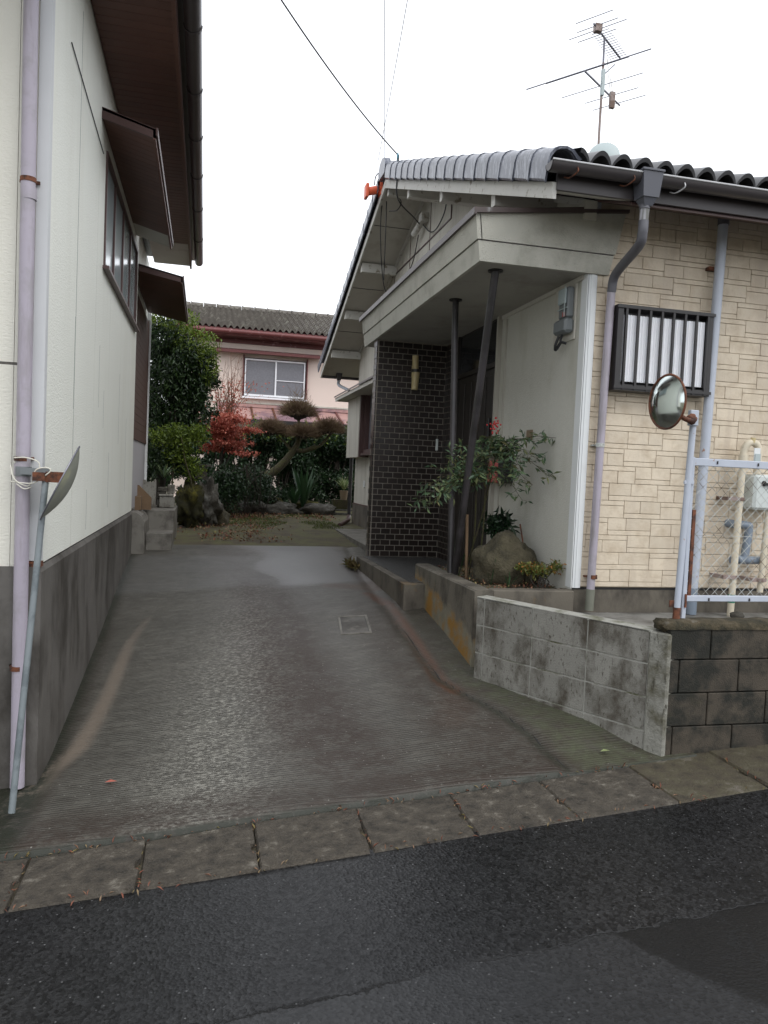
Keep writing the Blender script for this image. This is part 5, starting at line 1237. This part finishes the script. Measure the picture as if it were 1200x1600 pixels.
# sword-leaved plants, ferns
SW = thing('sword_leaf_plant', (2.1, 16.5, -.6), 'clump of broad sword-shaped dark leaves below the cloud-pruned tree', 'plant')
blades((2.10, 16.5, -.78), 24, .95, .085, .42, 'lf_sword', 'blade', SW)
blades((1.9, 16.4, -.72), 20, .5, .07, .8, 'lf_sword', 'blade', SW)
FR = thing('ground_shrub', (1.1, 16.4, -.7), 'low dark leafy ground shrub behind the left border rock', 'shrub')
leaves('foliage', 'lf_hedge', ell((1.1, 16.6, -.58), (.6, .3, .24), 2200, .2)+ell((.5, 15.8, -.25), (.3, .3, .3), 700, .2), .06, FR, aspect=.5)
PB = thing('potted_spider_plant', (2.98, 16.6, -.85), 'striped spider plant in a buff pot on a brown trough at the house corner', 'plant')
blades((2.98, 16.5, -.36), 60, .36, .018, .85, 'lf_spider', 'blade', PB)
MB().tube([(2.98, 16.5, -.56), (2.98, 16.5, -.36)], [.07, .095], 14).build('pot', 'terracotta', PB, smooth=True)
tag(pyr(2.72, 3.15, 16.35, 16.6, -.76, -.56, .86).build('planter_trough', 'bark'), 'dark brown rectangular plant trough under the spider plant', 'planter')
for k, (z_, lb) in enumerate(((-.80, 'upper of the two dark slabs under the plant trough'), (-.89, 'lower of the two dark slabs under the plant trough'))):
    tag(MB().box(2.68, 3.15, 16.3, 16.65, z_, z_+.035, .005).build('stone_slab', 'rock_grey'), lb, 'stone', 'slabs under the plant trough')
# border rocks
for (c, r, sd_, lb, m_) in (((.95, 16.4, -.80), (.36, .22, .16), 1, 'leftmost rounded grey border rock beside red fallen leaves', 'rock_grey'),
                            ((1.62, 16.35, -.83), (.44, .24, .15), 2, 'long middle border rock with white lichen on its edge', 'rock_grey'),
                            ((2.42, 16.4, -.81), (.40, .24, .15), 3, 'right-hand border rock darker than its neighbours, next to the trough', 'rock_grey'),
                            ((.50, 15.9, -.75), (.22, .2, .18), 4, 'small mossy rock covered in leaves at the left end of the border', 'rock')):
    tag(MB().blob(c, r, 20, 12, .32, 1.4, sd_).build('border_rock', m_, smooth='all'), lb, 'rock', 'rocks edging the back garden bed')
tag(MB().blob((1.45, 16.62, -.66), (.22, .15, .11), amp=.25, seed=8).blob((2.2, 16.7, -.70), (.3, .15, .1), amp=.25, seed=9).build('moss_cushion', 'rock_moss', smooth='all'), 'yellow-green moss cushions on the soil above the border rocks', 'moss')
tag(MB().blob((-.22, 13.0, -.62), (.20, .26, .36), 30, 20, .45, 2.4, 12).build('mossy_rock', 'rock_moss', smooth='all'), 'tall rock covered in bright moss at the foot of the evergreen', 'rock')
tag(MB().blob((.06, 13.4, -.62), (.22, .28, .36), 30, 20, .45, 2.6, 15).build('grey_rock', 'rock_grey', smooth='all'), 'tall bare grey rock right of the mossy rock', 'rock')
tag(MB().blob((.30, 13.6, -.86), (.14, .2, .20), 14, 10, .3, 1.7, 17).build('small_rock', 'rock', smooth='all'), 'low brown rock at the foot of the tall grey rock', 'rock')
WT = MB().box(-.17, .12, 13.15, 13.45, .02, .055, .005).box(.0, .05, 13.2, 13.25, -.2, .02).box(-.13, .0, 13.2, 13.22, -.18, .0).build('stone_shelf', 'rock_grey')
tag(WT, 'small slab shelf resting on top of the grey rock', 'stone')
# litter
P = []
for _ in range(1500):
    t_ = random.random(); x = random.gauss(.35, .45)+.2*t_; y = 10.9+t_*5; 
    if x < -.5 and y < 11.6: continue
    if noise.noise(Vector((x*2, y*1.2, 4))) < -.18: continue
    P.append((x, y, zg(x, y)+.02+random.random()*.015))
for _ in range(500): x = random.uniform(.3, 2.6); y = random.uniform(14.8, 16.1); P.append((x, y, zg(x, y)+.02))
leaves('fallen_leaves', 'lf_litter', P, .042, kind='stuff', aspect=.7, up=2.5)
P = [(random.uniform(.3, 2.4), random.uniform(13, 16), 0) for _ in range(5500)]
P = [(x, y, zg(x, y)-.005) for x, y, _ in P if noise.noise(Vector((x*1.5, y*1.1, 8))) > -.05]
leaves('grass_tufts', 'moss_grass', P, .035, kind='stuff', aspect=.25, up=.3, droop=np.array([0, 0, .8]))
P = [(1.74+random.gauss(0, .025), 8.88+random.gauss(0, .12), -1.09+random.random()*.02) for _ in range(190)]
GWd = leaves('weed_tuft', 'lf_dry', P, .09, aspect=.12, droop=np.array([-.2, -.3, .25])); tag(GWd, 'dry grass tuft growing at the platform corner below the brick wall', 'weed')
struct(MB().prism([(2.13, 9.1, -1.2), (2.8, 9.1, -1.2), (2.8, 14.3, -1.2), (2.25, 14.3, -1.2)], (0, 0, .25)).build('house_apron', 'step'))

# road-side litter
for (x, y, r_, lb, m_) in ((-.44, 4.30, .3, 'single orange-brown dead leaf on the lower left of the driveway', 'lf_maple'), (2.33, 3.99, 1.0, 'single pale green fallen leaf on the mossy apron by the block wall', 'lf_spider')):
    z_ = float(zg(x, y))+.012 if x < 2 else zr(x)+.03
    q = MB().add([(x-.03, y, z_), (x, y-.014, z_+.006), (x+.035, y+.004, z_+.002), (x, y+.016, z_+.008)], [(0, 1, 2), (0, 2, 3)])
    tag(q.build('fallen_leaf', m_), lb, 'leaf')
P = []
for _ in range(130):
    x = random.uniform(-.9, 2.4); P.append((x, yfront(x)-.012+random.gauss(0, .006), zr(x)+.004))
for _ in range(90):
    x = random.uniform(-.9, 3.3); P.append((x, 3.225+.052*x+random.gauss(0, .01), zr(x)+.003))
for e0 in edges[4:15]:
    for _ in range(14):
        P.append((e0+random.gauss(0, .006), 3.25+.052*e0+random.random()*.4, zr(e0)-.004))
leaves('dry_grass_debris', 'lf_litter', P, .028, kind='stuff', aspect=.2, up=3)

# manhole cover in the driveway
MC = thing('inspection_cover', (1.3, 6.46, -1.3), 'small rectangular metal inspection cover set in the sloping driveway', 'manhole cover')
q = [(1.155, 6.26), (1.41, 6.21), (1.455, 6.66), (1.205, 6.72)]
def ring(pts, inset, z_):
    cx_ = sum(p[0] for p in pts)/4; cy_ = sum(p[1] for p in pts)/4
    return [(cx_+(p[0]-cx_)*inset, cy_+(p[1]-cy_)*inset, float(zg(cx_+(p[0]-cx_)*inset, cy_+(p[1]-cy_)*inset))+z_) for p in pts]
o_, i_, c_ = ring(q, 1, .006), ring(q, .86, .006), ring(q, .83, .003)
MB().add(o_+i_+ring(q, 1, -.02)+ring(q, .86, -.02), [(k, (k+1) % 4, 4+(k+1) % 4, 4+k) for k in range(4)]+[(8+k, 8+(k+1) % 4, (k+1) % 4, k) for k in range(4)]+[(4+k, 4+(k+1) % 4, 12+(k+1) % 4, 12+k) for k in range(4)]).build('cover_frame', 'step', MC)
MB().add(c_, [(0, 1, 2, 3)]).build('cover_plate', 'plinth', MC)
MB().add(ring(q, .86, .0015), [(0, 1, 2, 3)]).build('cover_seam', 'black', MC)

# ------------------------------------------------------------------ planter contents
tag(MB().blob((2.44, 6.0, -.72), (.24, .26, .25), 28, 18, .22, 1.5, 23).blob((2.66, 6.05, -.74), (.13, .2, .20), 18, 12, .2, 1.5, 25).build('planter_rock', 'rock', smooth='all'), 'large brown-green boulder in the planter against the pale wall', 'rock')
ND = thing('nandina', (2.30, 6.35, -.84), 'nandina with feathery leaf sprays and a red berry cluster around the dark columns', 'shrub')
tips = [((1.72, 6.05, -.20), .1), ((1.80, 6.1, -.06), .1), ((1.77, 6.1, -.27), .1), ((1.93, 6.15, .08), .1), ((1.98, 6.1, .19), .1), ((2.07, 6.05, .26), .1), ((2.10, 6.0, .0), .1), ((2.0, 6.1, -.08), .1), ((1.88, 6.05, -.12), .1),
        ((2.33, 6.2, .36), .1), ((2.24, 6.1, .20), .1), ((2.45, 6.1, .30), .1), ((2.52, 6.05, .30), .1), ((2.66, 5.95, .34), .1), ((2.80, 5.8, .37), .1), ((2.72, 5.75, .05), .1), ((2.62, 5.85, -.02), .1), ((2.60, 6.0, -.15), .1), ((2.45, 6.15, .12), .1), ((2.35, 6.1, .02), .1), ((2.25, 6.15, -.02), .1), ((2.66, 5.9, .20), .1), ((2.40, 6.3, .22), .1), ((2.3, 6.3, .30), .1), ((2.15, 6.3, .12), .1), ((2.55, 5.95, .12), .1)]
q = MB(); LP = []; LD = []
st = [V3(2.30, 6.38, -.84), V3(2.36, 6.33, -.84), V3(2.26, 6.4, -.84)]
hubs = []
for k, s_ in enumerate(st):
    hb = V3(2.28+.08*k, 6.25, -.05+.12*k); hubs.append(hb); q.tube(spline([s_, s_.lerp(hb, .5)+V3(.02, 0, 0), hb]), .007, 5)
for tp_, _ in tips:
    tp_ = Vector(tp_); hb = min(hubs, key=lambda h: (h-tp_).length); mid = hb.lerp(tp_, .5)+V3(0, 0, .09)
    br = spline([hb, mid, tp_], 6); q.tube(br, [.0045]*5+[.002]*8, 4, False)
    for i in range(3, len(br)):
        for _ in range(2):
            d = Vector(rng.normal(size=3)); d.z = d.z*.35-.1; d = d.normalized()*random.uniform(.06, .12)
            e2 = br[i]+d; q.tube([br[i], e2], [.0016, .001], 3, False)
            for w_ in range(3):
                pp_ = br[i].lerp(e2, .35+.28*w_); LP.append(tuple(pp_)); LD.append(tuple(d.normalized()+Vector(rng.normal(size=3))*.45+V3(0, 0, -.35)))
q.build('stems', 'bark', ND, smooth=True)
leaves('foliage', 'lf_nandina', LP, .060, ND, aspect=.30, droop=np.array(LD), fold=.08)
q = MB()
for _ in range(26): q.blob((2.36+random.gauss(0, .022), 6.12+random.gauss(0, .02), .47+random.gauss(0, .038)), (.0085, .0085, .0085), 6, 4, 0)
q.build('berries', 'berry', ND, smooth='all', kind='stuff')
MB().tube([(2.34, 6.15, .1), (2.36, 6.13, .50)], .003, 4).build('berry_stalk', 'bark', ND)
tag(MB().tube([(2.22, 6.22, -.86), (2.21, 6.25, -.30)], .014, 8).build('stake', 'wood'), 'short round timber stake in the planter beside the dark columns', 'stake')
AZ_ = thing('azalea', (2.66, 5.60, -.84), 'low azalea with yellow-green and orange leaves at the white corner trim', 'shrub')
leaves('foliage', 'lf_azalea', ell((2.60, 5.62, -.69), (.15, .12, .055), 520, .2)+ell((2.50, 5.66, -.68), (.09, .08, .035), 180, .2)+ell((2.72, 5.55, -.66), (.07, .07, .06), 180, .2), .032, AZ_, aspect=.42, up=.8)
q = MB()
for k in range(7): q.tube(spline([(2.63, 5.6, -.85), (2.62+random.gauss(0, .03), 5.6, -.78), (2.60+random.gauss(0, .08), 5.62, -.70)]), .005, 4)
q.build('stems', 'bark_dark', AZ_)
DS = thing('glossy_shrub', (2.55, 6.45, -.8), 'small dark glossy-leaved shrub behind the planter boulder', 'shrub')
leaves('foliage', 'lf_aspid', ell((2.56, 6.4, -.40), (.13, .12, .13), 330, .2), .085, DS, aspect=.30)
MB().tube([(2.56, 6.42, -.85), (2.56, 6.4, -.4)], .008, 5).tube([(2.68, 6.1, -.55), (2.645, 6.12, -.36)], .006, 5).build('stems', 'rust', DS)
P = [(random.uniform(2.15, 2.77), random.uniform(5.5, 6.9), -.84+random.random()*.02) for _ in range(520)]
leaves('planter_litter', 'lf_litter', P, .028, kind='stuff', aspect=.5, up=2)
GP = thing('grass_blades', (2.4, 5.8, -.84), 'few thin dark grass blades sprouting in front of the planter boulder', 'grass')
blades((2.30, 5.85, -.86), 7, .26, .008, .5, 'lf_sword', 'blade', GP); blades((2.40, 5.72, -.86), 6, .2, .008, .6, 'lf_sword', 'blade', GP)
blades((2.23, 6.45, -.86), 9, .38, .008, .5, 'lf_sword', 'blade', GP)
